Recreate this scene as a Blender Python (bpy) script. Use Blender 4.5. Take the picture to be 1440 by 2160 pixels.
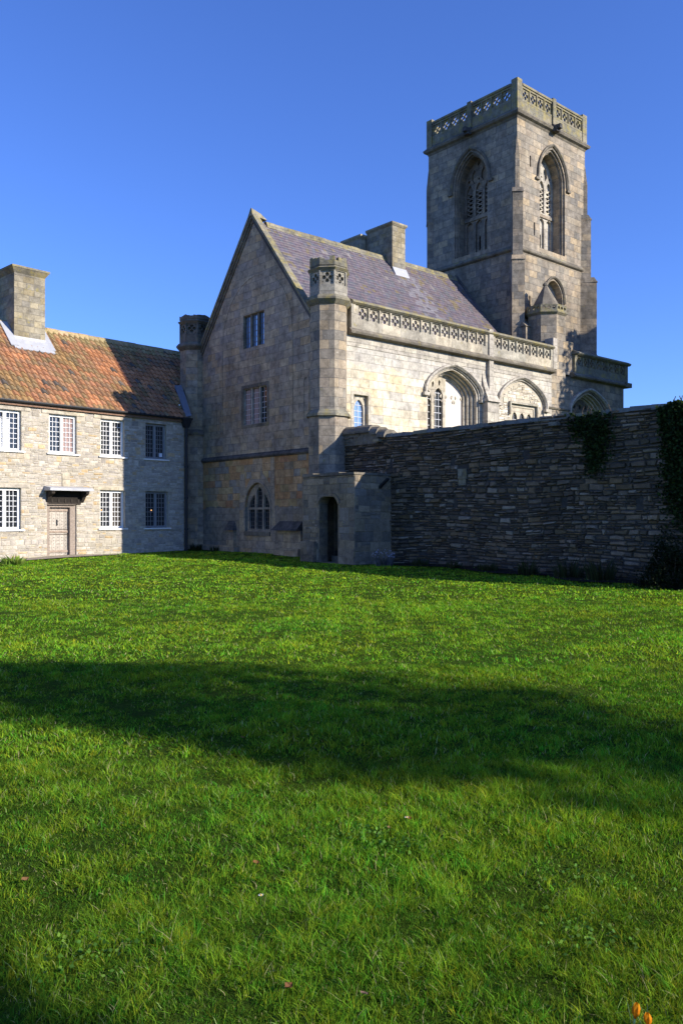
import bpy, bmesh, math, random
import numpy as np
from mathutils import Vector, Matrix, noise
from mathutils.geometry import tessellate_polygon
R = math.radians
random.seed(7); rng = np.random.default_rng(7)
sc = bpy.context.scene
for o in list(bpy.data.objects): bpy.data.objects.remove(o)
COL = sc.collection

# ---------------------------------------------------------------- camera
cam = bpy.data.cameras.new('camera'); co = bpy.data.objects.new('camera', cam); COL.objects.link(co)
co.location = (0, 0, 1.75); co.rotation_euler = (R(90), 0, 0)
cam.sensor_fit = 'VERTICAL'; cam.sensor_height = 36; cam.lens = 1725/2160*36
cam.shift_y = 8/2160; cam.clip_end = 2000; cam.clip_start = 0.05
sc.camera = co
# ---------------------------------------------------------------- light
SUN_EL = 25.0; SX, SY = .910, -.415          # direction towards the sun on the ground plane
w = bpy.data.worlds.new("World"); sc.world = w; w.use_nodes = True
nt = w.node_tree; bg = nt.nodes['Background']
sky = nt.nodes.new('ShaderNodeTexSky'); sky.sky_type = 'NISHITA'; sky.sun_disc = False
sky.sun_elevation = R(SUN_EL); sky.sun_rotation = math.atan2(SX, SY)
sky.altitude = 200; sky.air_density = 1.0; sky.dust_density = .25; sky.ozone_density = 4.5
tintn = nt.nodes.new('ShaderNodeMix'); tintn.data_type = 'RGBA'; tintn.blend_type = 'MULTIPLY'; tintn.inputs[0].default_value = 1
tintn.inputs[7].default_value = (.84, 1.08, 1.78, 1)        # cool white balance of the photograph
nt.links.new(sky.outputs[0], tintn.inputs[6]); nt.links.new(tintn.outputs[2], bg.inputs[0]); bg.inputs[1].default_value = .085
sl = bpy.data.lights.new('sun', 'SUN'); so = bpy.data.objects.new('sun', sl); COL.objects.link(so)
sl.energy = 5.0; sl.angle = R(.55); sl.color = (1, .93, .82)
ce = math.cos(R(SUN_EL))
so.rotation_euler = Vector((SX*ce, SY*ce, math.sin(R(SUN_EL)))).to_track_quat('Z', 'Y').to_euler()
so.location = (30, -12, 30)
sc.view_settings.view_transform = 'Standard'; sc.view_settings.look = 'None'
sc.view_settings.exposure = 0.72; sc.view_settings.gamma = 1
sc.cycles.max_bounces = 6; sc.cycles.use_denoising = True
sc.cycles.caustics_reflective = False; sc.cycles.caustics_refractive = False

# ---------------------------------------------------------------- node helpers
class NT:
    def __init__(s, name, rough=.95, spec=.10):
        s.m = bpy.data.materials.new(name); s.m.use_nodes = True; s.t = s.m.node_tree
        s.b = s.t.nodes['Principled BSDF']; s.b.inputs['Roughness'].default_value = rough
        s.b.inputs['Specular IOR Level'].default_value = spec
    def n(s, typ, **kw):
        x = s.t.nodes.new('ShaderNode'+typ)
        for k, v in kw.items():
            if k.startswith('i_'):
                key = k[2:]; key = int(key) if key.isdigit() else key.replace('_', ' ')
                s.put(x.inputs[key], v)
            else: setattr(x, k, v)
        return x
    def put(s, inp, v):
        if hasattr(v, 'is_linked') or hasattr(v, 'links'): s.t.links.new(v, inp)
        else:
            if isinstance(v, tuple) and len(v) == 3 and inp.type == 'RGBA': v = v+(1,)
            inp.default_value = v
    def uv(s): return s.n('UVMap').outputs[0]
    def obj(s): return s.n('TexCoord').outputs['Object']
    def math(s, op, a, b=0., c=0.):
        x = s.n('Math', operation=op); s.put(x.inputs[0], a); s.put(x.inputs[1], b)
        if op in ('SMOOTHSTEP',): pass
        return x.outputs[0]
    def noise(s, vec, scale, detail=4, rough=.6, out='Fac', dist=0.):
        x = s.n('TexNoise', i_Scale=scale, i_Detail=detail, i_Roughness=rough, i_Distortion=dist)
        s.put(x.inputs['Vector'], vec); return x.outputs[0 if out == 'Fac' else 1]
    def ramp(s, fac, stops, interp='LINEAR'):
        x = s.n('ValToRGB'); s.put(x.inputs[0], fac); cr = x.color_ramp; cr.interpolation = interp
        while len(cr.elements) < len(stops): cr.elements.new(.5)
        for e, (p, c) in zip(cr.elements, stops):
            e.position = p; e.color = (c if isinstance(c, tuple) else (c, c, c))[:3]+(1,)
        return x.outputs[0]
    def mix(s, fac, a, b, mode='MIX'):
        x = s.n('Mix', data_type='RGBA', blend_type=mode); s.put(x.inputs[0], fac)
        s.put(x.inputs[6], a); s.put(x.inputs[7], b); return x.outputs[2]
    def attr(s, name='tint'): return s.n('Attribute', attribute_name=name).outputs[0]
    def scale(s, vec, v):
        x = s.n('VectorMath', operation='MULTIPLY'); s.put(x.inputs[0], vec); s.put(x.inputs[1], v); return x.outputs[0]
    def add(s, a, b):
        x = s.n('VectorMath', operation='ADD'); s.put(x.inputs[0], a); s.put(x.inputs[1], b); return x.outputs[0]
    def sep(s, vec):
        x = s.n('SeparateXYZ'); s.put(x.inputs[0], vec); return x.outputs
    def step(s, v, lo, hi):
        x = s.n('MapRange', interpolation_type='SMOOTHSTEP'); s.put(x.inputs[0], v)
        x.inputs[1].default_value = lo; x.inputs[2].default_value = hi; return x.outputs[0]
    def color(s, c): s.put(s.b.inputs['Base Color'], c)
    def bump(s, h, dist=.02, strength=1.):
        x = s.n('Bump', i_Strength=strength, i_Distance=dist); s.put(x.inputs['Height'], h)
        s.t.links.new(x.outputs[0], s.b.inputs['Normal'])

MAT = {}
def ashlar(name, pal, bw=.55, bh=.28, joint=(.20, .18, .15), grime=(.55, .55, .57), grime_amt=.5, lichen=0., pal2=None, mask=None, contrast=1., drip=False, spread=1.35):
    s = NT(name); uv = s.uv(); ob = s.obj()
    wob = s.scale(s.add(s.noise(uv, .7, 2, .5, 'Color'), (-.5, -.5, -.5)), (.17, .05, 0))
    wob2 = s.scale(s.add(s.noise(uv, 9., 3, .6, 'Color'), (-.5, -.5, -.5)), (.02, .02, 0))
    v = s.add(s.add(uv, wob), wob2)
    def brick(c1, c2, m, ms=.009, w_=bw, h_=bh, off=.5):
        x = s.n('TexBrick', offset=off, offset_frequency=2, squash=.72, squash_frequency=3)
        s.put(x.inputs['Vector'], v); s.put(x.inputs['Color1'], c1); s.put(x.inputs['Color2'], c2); s.put(x.inputs['Mortar'], m)
        x.inputs['Scale'].default_value = 1; x.inputs['Mortar Size'].default_value = ms; x.inputs['Mortar Smooth'].default_value = .3
        x.inputs['Brick Width'].default_value = w_; x.inputs['Row Height'].default_value = h_; x.inputs['Bias'].default_value = 0
        return x
    bk = brick((0, 0, 0), (1, 1, 1), (.5, .5, .5))
    r = s.sep(bk.outputs[0])[0]
    mn = [sum(p[k] for p in pal)/len(pal) for k in range(3)]; pal = [tuple(max(.03, mn[k]+(p[k]-mn[k])*spread) for k in range(3)) for p in pal]
    c = s.ramp(r, [(i/max(1, len(pal)-1), p) for i, p in enumerate(pal)])
    if pal2:
        c2 = s.ramp(r, [(i/max(1, len(pal2)-1), p) for i, p in enumerate(pal2)], 'CONSTANT')
        c = s.mix(mask(s, ob), c, c2)
    mot = s.noise(ob, 5., 6, .7)
    c = s.mix(1., c, s.ramp(mot, [(.28, .60*contrast), (.5, .98), (.72, 1.28)]), 'MULTIPLY')
    c = s.mix(1., c, s.ramp(s.noise(ob, 2.1, 7, .78), [(.3, .66), (.5, 1.), (.68, 1.3)]), 'MULTIPLY')
    fine = s.noise(ob, 38., 4, .7)
    c = s.mix(1., c, s.ramp(fine, [(.3, .8), (.6, 1.08)]), 'MULTIPLY')
    big = s.noise(s.scale(ob, (1, 1, .45)), .55, 5, .6)
    st = s.step(big, .42, .68)
    c = s.mix(s.math('MULTIPLY', st, grime_amt), c, s.mix(1., c, grime, 'MULTIPLY'))
    streak = s.step(s.noise(s.scale(uv, (3.2, .28, 1)), 1.3, 5, .65), .56, .74)
    c = s.mix(s.math('MULTIPLY', streak, .45 if drip else .25), c, s.mix(1., c, (.45, .45, .46), 'MULTIPLY'))
    c = s.mix(s.math('MULTIPLY', bk.outputs[1], s.math('MULTIPLY', s.step(s.noise(ob, 1.9, 3), .3, .65), .55)), c, joint)
    spots = s.step(s.noise(ob, 6.5, 5, .75), .66, .73)
    c = s.mix(s.math('MULTIPLY', spots, .6), c, (.60, .58, .52))
    if lichen:
        lm = s.step(s.noise(ob, 3.3, 6, .75), .66-.2*lichen, .74-.15*lichen)
        c = s.mix(s.math('MULTIPLY', lm, .75), c, s.mix(s.noise(ob, 12, 2), (.30, .22, .05), (.24, .23, .12)))
    c = s.mix(1., c, s.attr(), 'MULTIPLY')
    s.color(c)
    h = s.math('ADD', s.math('MULTIPLY', bk.outputs[1], -.6), s.math('ADD', s.math('MULTIPLY', mot, .5), s.math('MULTIPLY', fine, .35)))
    s.bump(h, .028, .9); MAT[name] = s.m
grey = [(.30, .27, .22), (.25, .23, .20), (.34, .30, .24), (.27, .26, .24), (.36, .31, .23), (.24, .23, .215), (.31, .29, .25)]
warm = [(.54, .46, .32), (.50, .44, .33), (.60, .53, .39), (.45, .415, .35), (.55, .45, .29), (.58, .515, .39), (.38, .325, .24), (.53, .47, .36), (.61, .545, .42), (.57, .48, .33), (.49, .45, .37)]
ashlar('gable_stone', [(.42, .335, .235), (.32, .265, .20), (.47, .365, .23), (.34, .29, .215), (.45, .32, .18), (.29, .25, .205), (.37, .31, .235)], .56, .28, grime_amt=.6, drip=True, contrast=.9, spread=1.0)
ashlar('plinth_stone', [(.33, .275, .21), (.26, .225, .18), (.30, .25, .18), (.24, .21, .175)], .5, .26, grime_amt=.45,
       pal2=[(.45, .27, .13), (.40, .29, .14), (.47, .31, .16), (.30, .27, .22), (.44, .26, .12), (.47, .35, .18), (.33, .26, .17), (.50, .33, .17), (.42, .23, .12), (.36, .30, .2)],
       mask=lambda s, ob: s.math('MULTIPLY', s.step(s.math('ADD', s.sep(ob)[2], s.math('MULTIPLY', s.noise(ob, 2.5, 1), .35)), 2.22, 2.26), 1.))
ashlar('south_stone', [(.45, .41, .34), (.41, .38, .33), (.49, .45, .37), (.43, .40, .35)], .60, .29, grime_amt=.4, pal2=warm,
       mask=lambda s, ob: s.math('MULTIPLY', s.math('SUBTRACT', 1., s.step(s.math('ADD', s.sep(ob)[2], s.math('MULTIPLY', s.noise(ob, 1.6, 1), .9)), 7.25, 7.3)),
                                  s.math('SUBTRACT', 1., s.step(s.sep(ob)[0], 4.55, 4.6))))
ashlar('pale_stone', [(.42, .38, .31), (.38, .345, .29), (.46, .42, .34)], .8, .36, grime_amt=.35, drip=True)
ashlar('dressed_stone', [(.46, .41, .32), (.43, .38, .30), (.48, .42, .31)], 1.4, .5, grime_amt=.25)
ashlar('parapet_stone', [(.37, .34, .27), (.34, .31, .25), (.42, .37, .28)], .9, .5, grime_amt=.6, lichen=.35, drip=True)
ashlar('coping_stone', [(.24, .215, .155), (.20, .185, .14), (.27, .235, .16)], .9, .4, grime_amt=.6, lichen=.9)
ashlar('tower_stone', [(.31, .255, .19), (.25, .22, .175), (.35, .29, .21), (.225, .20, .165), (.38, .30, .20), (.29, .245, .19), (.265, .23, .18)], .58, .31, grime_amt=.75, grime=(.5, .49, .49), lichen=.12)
ashlar('mould_stone', [(.20, .175, .135), (.17, .15, .12)], .9, .4, grime_amt=.7, lichen=.5)
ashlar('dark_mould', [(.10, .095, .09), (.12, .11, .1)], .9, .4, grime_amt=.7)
ashlar('porch_stone', [(.27, .22, .155), (.21, .18, .14), (.30, .235, .15), (.18, .16, .13)], .5, .27, grime_amt=.8, lichen=.35, drip=True, contrast=.8)
ashlar('chimney_stone', [(.32, .28, .20), (.25, .225, .175), (.36, .31, .21), (.28, .235, .15)], .42, .22, grime_amt=.7, lichen=.45)

def simple(name, col, rough=.8, spec=.3, var=.25, scale=6., bump=.003, metal=0., attr=True):
    s = NT(name, rough, spec); ob = s.obj()
    c = s.mix(1., col, s.ramp(s.noise(ob, scale, 5, .65), [(.25, 1-var), (.75, 1+var)]), 'MULTIPLY')
    if attr: c = s.mix(1., c, s.attr(), 'MULTIPLY')
    s.color(c); s.b.inputs['Metallic'].default_value = metal
    if bump: s.bump(s.noise(ob, scale*4, 4, .6), bump, 1.)
    MAT[name] = s.m; return s
def rubble_mat():
    s = NT('rubble', .92, .15); ob = s.obj()
    c = s.mix(1., s.attr(), s.ramp(s.noise(ob, 7., 6, .7), [(.25, .65), (.5, 1.), (.75, 1.35)]), 'MULTIPLY')
    c = s.mix(1., c, s.ramp(s.noise(ob, 34., 4, .7), [(.3, .78), (.65, 1.1)]), 'MULTIPLY')
    big = s.step(s.noise(ob, .8, 4, .6), .45, .65); c = s.mix(s.math('MULTIPLY', big, .35), c, s.mix(1., c, (.7, .68, .62), 'MULTIPLY'))
    c = s.mix(s.math('MULTIPLY', s.step(s.noise(ob, 8., 2, .5), .69, .74), .6), c, s.mix(.5, c, (.5, .5, .5)))
    s.color(c); s.bump(s.noise(ob, 24., 5, .65), .014, 1.); MAT['rubble'] = s.m
rubble_mat()
simple('shaded_paint', (.23, .235, .24), .6, .3, .12, 10., .001)  # white paint of the right-hand windows with their shade mixed into the colour
simple('mortar_light', (.41, .365, .285), .95, .1, .25, 8., .01)
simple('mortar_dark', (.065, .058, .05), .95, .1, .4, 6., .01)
simple('pantile', (1, 1, 1), .85, .25, .30, 14., .004)
simple('slate', (1, 1, 1), .55, .4, .22, 10., .003)
simple('shaded_lead', (.17, .18, .21), .5, .5, .2, 5., .004)  # lead darkened in its colour for the shaded roof end
simple('lead', (.36, .365, .38), .45, .5, .15, 5., .004)
simple('iron', (.02, .021, .024), .5, .4, .2, 10., .001)
simple('white_paint', (.78, .77, .74), .55, .4, .08, 10., .001)
simple('lead_came', (.60, .60, .60), .5, .4, .15, 20., 0)
simple('dark_came', (.10, .105, .11), .5, .4, .15, 20., 0)
simple('oak', (.36, .32, .275), .85, .2, .35, 16., .006)
simple('frame_oak', (.27, .22, .18), .85, .1, .35, 16., .006)
simple('dark_oak', (.04, .033, .027), .85, .2, .35, 16., .006)
simple('plaster', (.58, .51, .44), .95, .1, .06, 3., .002)
simple('net_curtain', (.30, .21, .19), .95, .1, .2, 8., .0)
simple('curtain', (.68, .67, .66), .95, .1, .1, 10., .0)
simple('red_curtain', (.30, .12, .09), .95, .1, .2, 10., .0)
simple('bark', (.10, .08, .06), .95, .1, .4, 9., .02)
simple('soil', (.03, .024, .017), .98, .1, .4, 9., .03)
simple('gravel', (.30, .26, .20), .95, .1, .35, 45., .01)
simple('paper', (.75, .77, .80), .8, .2, .02, 5., 0)
def glass(name, c=(.012, .014, .016), rough=.06, ior=1.5):
    s = NT(name, rough, .6); s.b.inputs['IOR'].default_value = ior; ob = s.obj()
    s.color(s.mix(s.noise(ob, 3., 2), c, tuple(x*2.2 for x in c)))
    s.bump(s.noise(ob, 9., 2, .5), .004, .5); MAT[name] = s.m
glass('glass'); glass('sky_glass', (.09, .14, .24), .1, 2.4)  # second glass has the sky reflection painted into its blue base colour
def leafmat(name, trans=.25, rough=.55):
    s = NT(name, rough, .08); a = s.attr(); s.color(a)
    tr = s.n('BsdfTranslucent'); s.put(tr.inputs[0], s.mix(1., a, (1.15, 1.25, .5), 'MULTIPLY'))
    mx = s.n('MixShader'); mx.inputs[0].default_value = trans
    s.t.links.new(s.b.outputs[0], mx.inputs[1]); s.t.links.new(tr.outputs[0], mx.inputs[2])
    s.t.links.new(mx.outputs[0], s.t.nodes['Material Output'].inputs[0]); MAT[name] = s.m
leafmat('leaf'); leafmat('grass_blade', .42, .8); leafmat('petal', .3, .6)
s = NT('lawn_soil', .95, .03); ob = s.obj()
c = s.mix(s.noise(ob, 1.1, 5), (.03, .065, .008), (.075, .12, .012))
c = s.mix(s.step(s.noise(ob, 14., 4, .7), .35, .7), s.mix(1., c, (.55, .55, .5), 'MULTIPLY'), c)
c = s.mix(s.step(s.noise(ob, .35, 3), .45, .7), c, s.mix(1., c, (1.25, 1.08, .8), 'MULTIPLY'))
s.color(c); s.bump(s.noise(ob, 22., 5, .7), .05, 1.); MAT['lawn_soil'] = s.m
s = NT('lamp_glow'); s.color((.9, .5, .2)); s.b.inputs['Emission Color'].default_value = (1, .5, .15, 1); s.b.inputs['Emission Strength'].default_value = 1.2
MAT['lamp_glow'] = s.m

# ---------------------------------------------------------------- mesh helpers
def gz(x, y):
    d = math.hypot(x, y)
    return .013*y + .03*noise.noise(Vector((x*.25, y*.25, 0))) + .018*noise.noise(Vector((x*.9, y*.9, 5)))*min(1, d/6)

class MB:
    def __init__(s): s.v = []; s.f = []; s.t = []; s.cuts = []
    def cut(s): s.cuts.append(len(s.f))
    def each(s, name, mat, parent=None, **k):
        """one object for every run of faces between two cuts"""
        out = []; c = sorted(set([0]+s.cuts+[len(s.f)]))
        for a, b in zip(c, c[1:]):
            m = MB(); idx = {}
            for f in s.f[a:b]:
                for i in f:
                    if i not in idx: idx[i] = len(m.v); m.v.append(s.v[i])
                m.f.append(tuple(idx[i] for i in f))
            m.t = s.t[a:b]; out.append(m.build(name, mat, parent, **k))
        return out
    def face(s, pts, tint=(1, 1, 1)):
        i = len(s.v); s.v += [tuple(p) for p in pts]; s.f.append(tuple(range(i, i+len(pts)))); s.t.append(tint)
    def box(s, x0, x1, y0, y1, z0, z1, tint=(1, 1, 1), M=None):
        i = len(s.v); P = [(x, y, z) for z in (z0, z1) for y in (y0, y1) for x in (x0, x1)]
        if M: P = [tuple(M @ Vector(p)) for p in P]
        s.v += P
        for f in ((0, 2, 3, 1), (4, 5, 7, 6), (0, 1, 5, 4), (2, 6, 7, 3), (0, 4, 6, 2), (1, 3, 7, 5)):
            s.f.append(tuple(i+k for k in f)); s.t.append(tint)
    def hull(s, lo, hi, tint=(1, 1, 1), caps=True):
        """two loops with the same count joined to a closed solid"""
        i = len(s.v); n = len(lo); s.v += [tuple(p) for p in lo]+[tuple(p) for p in hi]
        for k in range(n):
            s.f.append((i+k, i+(k+1) % n, i+n+(k+1) % n, i+n+k)); s.t.append(tint)
        if caps:
            s.f.append(tuple(range(i+n-1, i-1, -1))); s.t.append(tint)
            s.f.append(tuple(range(i+n, i+2*n))); s.t.append(tint)
    def prism(s, cx, cy, r, z0, z1, n=8, rot=R(22.5), r1=None, tint=(1, 1, 1)):
        k = 1/math.cos(math.pi/n); r1 = r if r1 is None else r1
        L = lambda rr, z: [(cx+rr*k*math.cos(rot+2*math.pi*i/n), cy+rr*k*math.sin(rot+2*math.pi*i/n), z) for i in range(n)]
        s.hull(L(r, z0), L(max(r1, .001), z1), tint)
    def slab(s, outer, holes, d0, d1, mp, tint=(1, 1, 1), sides=True, back=True):
        loops = [outer]+holes
        flat = [p for L in loops for p in L]
        tris = tessellate_polygon([[Vector((a, z, 0)) for a, z in L] for L in loops])
        for d, ok in ((d0, True), (d1, back)):
            if not ok: continue
            i = len(s.v); s.v += [tuple(mp(a, z, d)) for a, z in flat]
            for t in tris: s.f.append(tuple(i+k for k in t)); s.t.append(tint)
        for li, L in enumerate(loops):
            if li == 0 and not sides: continue
            for k in range(len(L)):
                a, b = L[k], L[(k+1) % len(L)]
                s.face([mp(*a, d0), mp(*b, d0), mp(*b, d1), mp(*a, d1)], tint)
    def sweep(s, path, prof, mp, tint=(1, 1, 1), closed=False):
        """path in the wall plane, prof = list of (outward from path, depth)"""
        n = len(path); rings = []
        for i, p in enumerate(path):
            a = path[max(0, i-1)]; b = path[min(n-1, i+1)]
            dx, dz = b[0]-a[0], b[1]-a[1]; l = math.hypot(dx, dz) or 1
            nx, nz = -dz/l, dx/l
            rings.append([mp(p[0]+nx*o, p[1]+nz*o, d) for o, d in prof])
        for i in range(n-1):
            m = len(prof)
            for k in range(m):
                s.face([rings[i][k], rings[i][(k+1) % m], rings[i+1][(k+1) % m], rings[i+1][k]], tint)
        s.face(rings[0], tint); s.face(rings[-1][::-1], tint)
    def build(s, name, mat, parent=None, smooth=False, merge=False, fix=True):
        me = bpy.data.meshes.new(name); me.from_pydata(s.v, [], s.f)
        at = me.attributes.new('tint', 'FLOAT_COLOR', 'FACE')
        at.data.foreach_set('color', np.array([tuple(t)+(1.,) for t in s.t], dtype=np.float32).ravel())
        if fix:
            bm = bmesh.new(); bm.from_mesh(me)
            if merge: bmesh.ops.remove_doubles(bm, verts=bm.verts, dist=1e-4)
            else: bmesh.ops.remove_doubles(bm, verts=bm.verts, dist=1e-5)
            bmesh.ops.recalc_face_normals(bm, faces=bm.faces); bm.to_mesh(me); bm.free()
        uvmap(me)
        if smooth: me.polygons.foreach_set('use_smooth', [True]*len(me.polygons))
        me.materials.append(MAT[mat])
        o = bpy.data.objects.new(name, me); COL.objects.link(o); o.parent = parent
        return o
def uvmap(me):
    uv = me.uv_layers.new(name='UVMap'); n = len(me.loops)
    co = np.empty(len(me.vertices)*3); me.vertices.foreach_get('co', co); co = co.reshape(-1, 3)
    vi = np.empty(n, dtype=np.int32); me.loops.foreach_get('vertex_index', vi)
    N = np.empty(len(me.polygons)*3); me.polygons.foreach_get('normal', N); N = N.reshape(-1, 3)
    tot = np.empty(len(me.polygons), dtype=np.int32); me.polygons.foreach_get('loop_total', tot)
    Nl = np.repeat(N, tot, axis=0); P = co[vi]
    T = np.cross([0, 0, 1], Nl); l = np.linalg.norm(T, axis=1)
    flat = l < .3; T[flat] = (1, 0, 0); l[flat] = 1; T /= l[:, None]
    # keep opposite faces in step with each other
    sgn = np.where(np.abs(T[:, 0]) > np.abs(T[:, 1]), np.sign(T[:, 0]), np.sign(T[:, 1])); T *= sgn[:, None]
    B = np.cross(Nl, T); B[flat] = (0, 1, 0)
    neg = (B[:, 2] < 0) & ~flat; B[neg] *= -1
    out = np.stack([(P*T).sum(1), (P*B).sum(1)], 1)
    uv.data.foreach_set('uv', out.astype(np.float32).ravel())
def tag(o, label=None, cat=None, group=None, kind=None):
    if label: o['label'] = label
    if cat: o['category'] = cat
    if group: o['group'] = group
    if kind: o['kind'] = kind
    return o
def empty(name, loc, rz=0):
    o = bpy.data.objects.new(name, None); COL.objects.link(o); o.location = loc; o.rotation_euler = (0, 0, rz)
    o.empty_display_size = .3; return o
def copy_tree(o, parent=None):
    c = o.copy(); COL.objects.link(c); c.parent = parent
    for ch in list(o.children): copy_tree(ch, c)
    return c
# outlines in a wall plane
def rect(a0, a1, z0, z1): return [(a0, z0), (a1, z0), (a1, z1), (a0, z1)]
def head(c, a, zs, r, kind='pointed', n=9):
    P = []
    for i in range(-n, n+1):
        if kind == 'pointed':
            Rr = (a*a+r*r)/(2*a); th = math.atan2(r, Rr-a)*(1-abs(i)/n)
            x = -a+Rr-Rr*math.cos(th); z = Rr*math.sin(th)
            P.append((c+(x if i < 0 else -x), zs+z))
        else:
            t = i/n; t = math.copysign(abs(math.sin(t*math.pi/2)), t)
            x = a*t; z = r*(max(0, 1-abs(t)**1.35))**.56
            P.append((c+x, zs+z))
    return P
def arch(c, a, z0, zs, r, kind='pointed', n=9): return [(c+a, z0), (c-a, z0)]+head(c, a, zs, r, kind, n)
def ogee_light(c, a, z0, zs, r, n=4): return arch(c, a, z0, zs, r, 'pointed', n)
def circ(cx, cz, r, n=8, ph=0.): return [(cx+r*math.cos(ph+2*math.pi*i/n), cz+r*math.sin(ph+2*math.pi*i/n)) for i in range(n)]
def foil(cx, cz, Rr):
    H = [circ(cx+.50*Rr*math.cos(k*math.pi/2), cz+.50*Rr*math.sin(k*math.pi/2), .335*Rr, 9) for k in range(4)]
    for k in range(4):
        a = math.pi/4+k*math.pi/2; H.append(circ(cx+1.02*Rr*math.cos(a), cz+1.02*Rr*math.sin(a), .12*Rr, 4, a))
    return H
def sgn(v): return 1 if v >= 0 else -1

# ================================================================ ground
def build_ground():
    mb = MB(); xs = [-400, -150, -60]+[x*.8 for x in range(-50, 51)]+[60, 150, 400]; ys = [-300, -100, -30]+[y*.8 for y in range(-20, 70)]+[70, 150, 400]
    i0 = len(mb.v)
    for y in ys:
        for x in xs: mb.v.append((x, y, gz(x, y) if abs(y) < 80 and abs(x) < 60 else .013*min(y, 60)))
    nx = len(xs)
    for j in range(len(ys)-1):
        for i in range(nx-1):
            a = j*nx+i; mb.f.append((a, a+1, a+nx+1, a+nx)); mb.t.append((1, 1, 1))
    o = mb.build('lawn', 'lawn_soil', fix=False, smooth=True); tag(o, kind='structure')
build_ground()

# ---------------------------------------------------------------- frames of the buildings
dE = (.7556, .6550); dN = (-.6550, .7556)
def bw(e, n): e += 17.265; n += 20.47; return (e*dE[0]+n*dN[0], e*dE[1]+n*dN[1])
ANG = math.atan2(.6550, .7556)
O = bw(0, 0)
def wl(x, y):      # world -> church local
    px, py = x-O[0], y-O[1]; return (px*dE[0]+py*dE[1], px*dN[0]+py*dN[1])
WP = lambda a, z, d: (d, a, z)                     # west facing wall planes: d = depth to the east
def Wp(e0): return lambda a, z, d: (e0+d, a, z)
def Sp(n0): return lambda a, z, d: (a, n0+d, z)

def hood(mb, path, wid, proud, mp, tint=(1, 1, 1)):
    mb.sweep(path, [(0, .0), (0, -proud*.5), (wid*.35, -proud), (wid, -proud*.9), (wid, 0)], mp, tint)
def mullion_window(parent, mp, a0, a1, z0, z1, lights, depth=.14, frame='dressed_stone', glassm='glass', rows=6, fr=.12, came='dark_came', mul=.09, curtain=None, proud=.004):
    mb = MB(); W = (a1-a0-mul*(lights-1)-.02*2)/lights; holes = []; X = []
    for i in range(lights):
        x = a0+.02+i*(W+mul); X.append((x, x+W)); holes.append(rect(x, x+W, z0+.03, z1-.03))
    mb.slab(rect(a0+.001, a1-.001, z0+.001, z1-.001), holes, depth*.45, depth*1.5, mp)
    wnd = mb.build('window', frame, parent)
    g = MB(); bars = MB()
    for x0, x1 in X:
        g.slab(rect(x0-.01, x1+.01, z0, z1), [], depth*1.2, depth*1.45, mp)
        for k in (1, 2):
            xx = x0+(x1-x0)*k/3; bars.slab(rect(xx-.006, xx+.006, z0+.03, z1-.03), [], depth*1.08, depth*1.2, mp)
        for k in range(1, rows):
            zz = z0+(z1-z0)*k/rows; bars.slab(rect(x0, x1, zz-.006, zz+.006), [], depth*1.06, depth*1.199, mp)
    g.build('pane', glassm, wnd); bars.build('glazing_bars', came, wnd)
    if curtain:
        c = MB()
        for ci, (x0, x1) in enumerate(X):
            if ci == 0: continue
            xa = x0+.3*(x1-x0)
            c.slab(rect(xa, x1, z0+.04, z1-.05), [], depth*1.15, depth*1.19, mp); c.cut()
        c.each('curtain', curtain, wnd)
    return wnd

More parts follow.
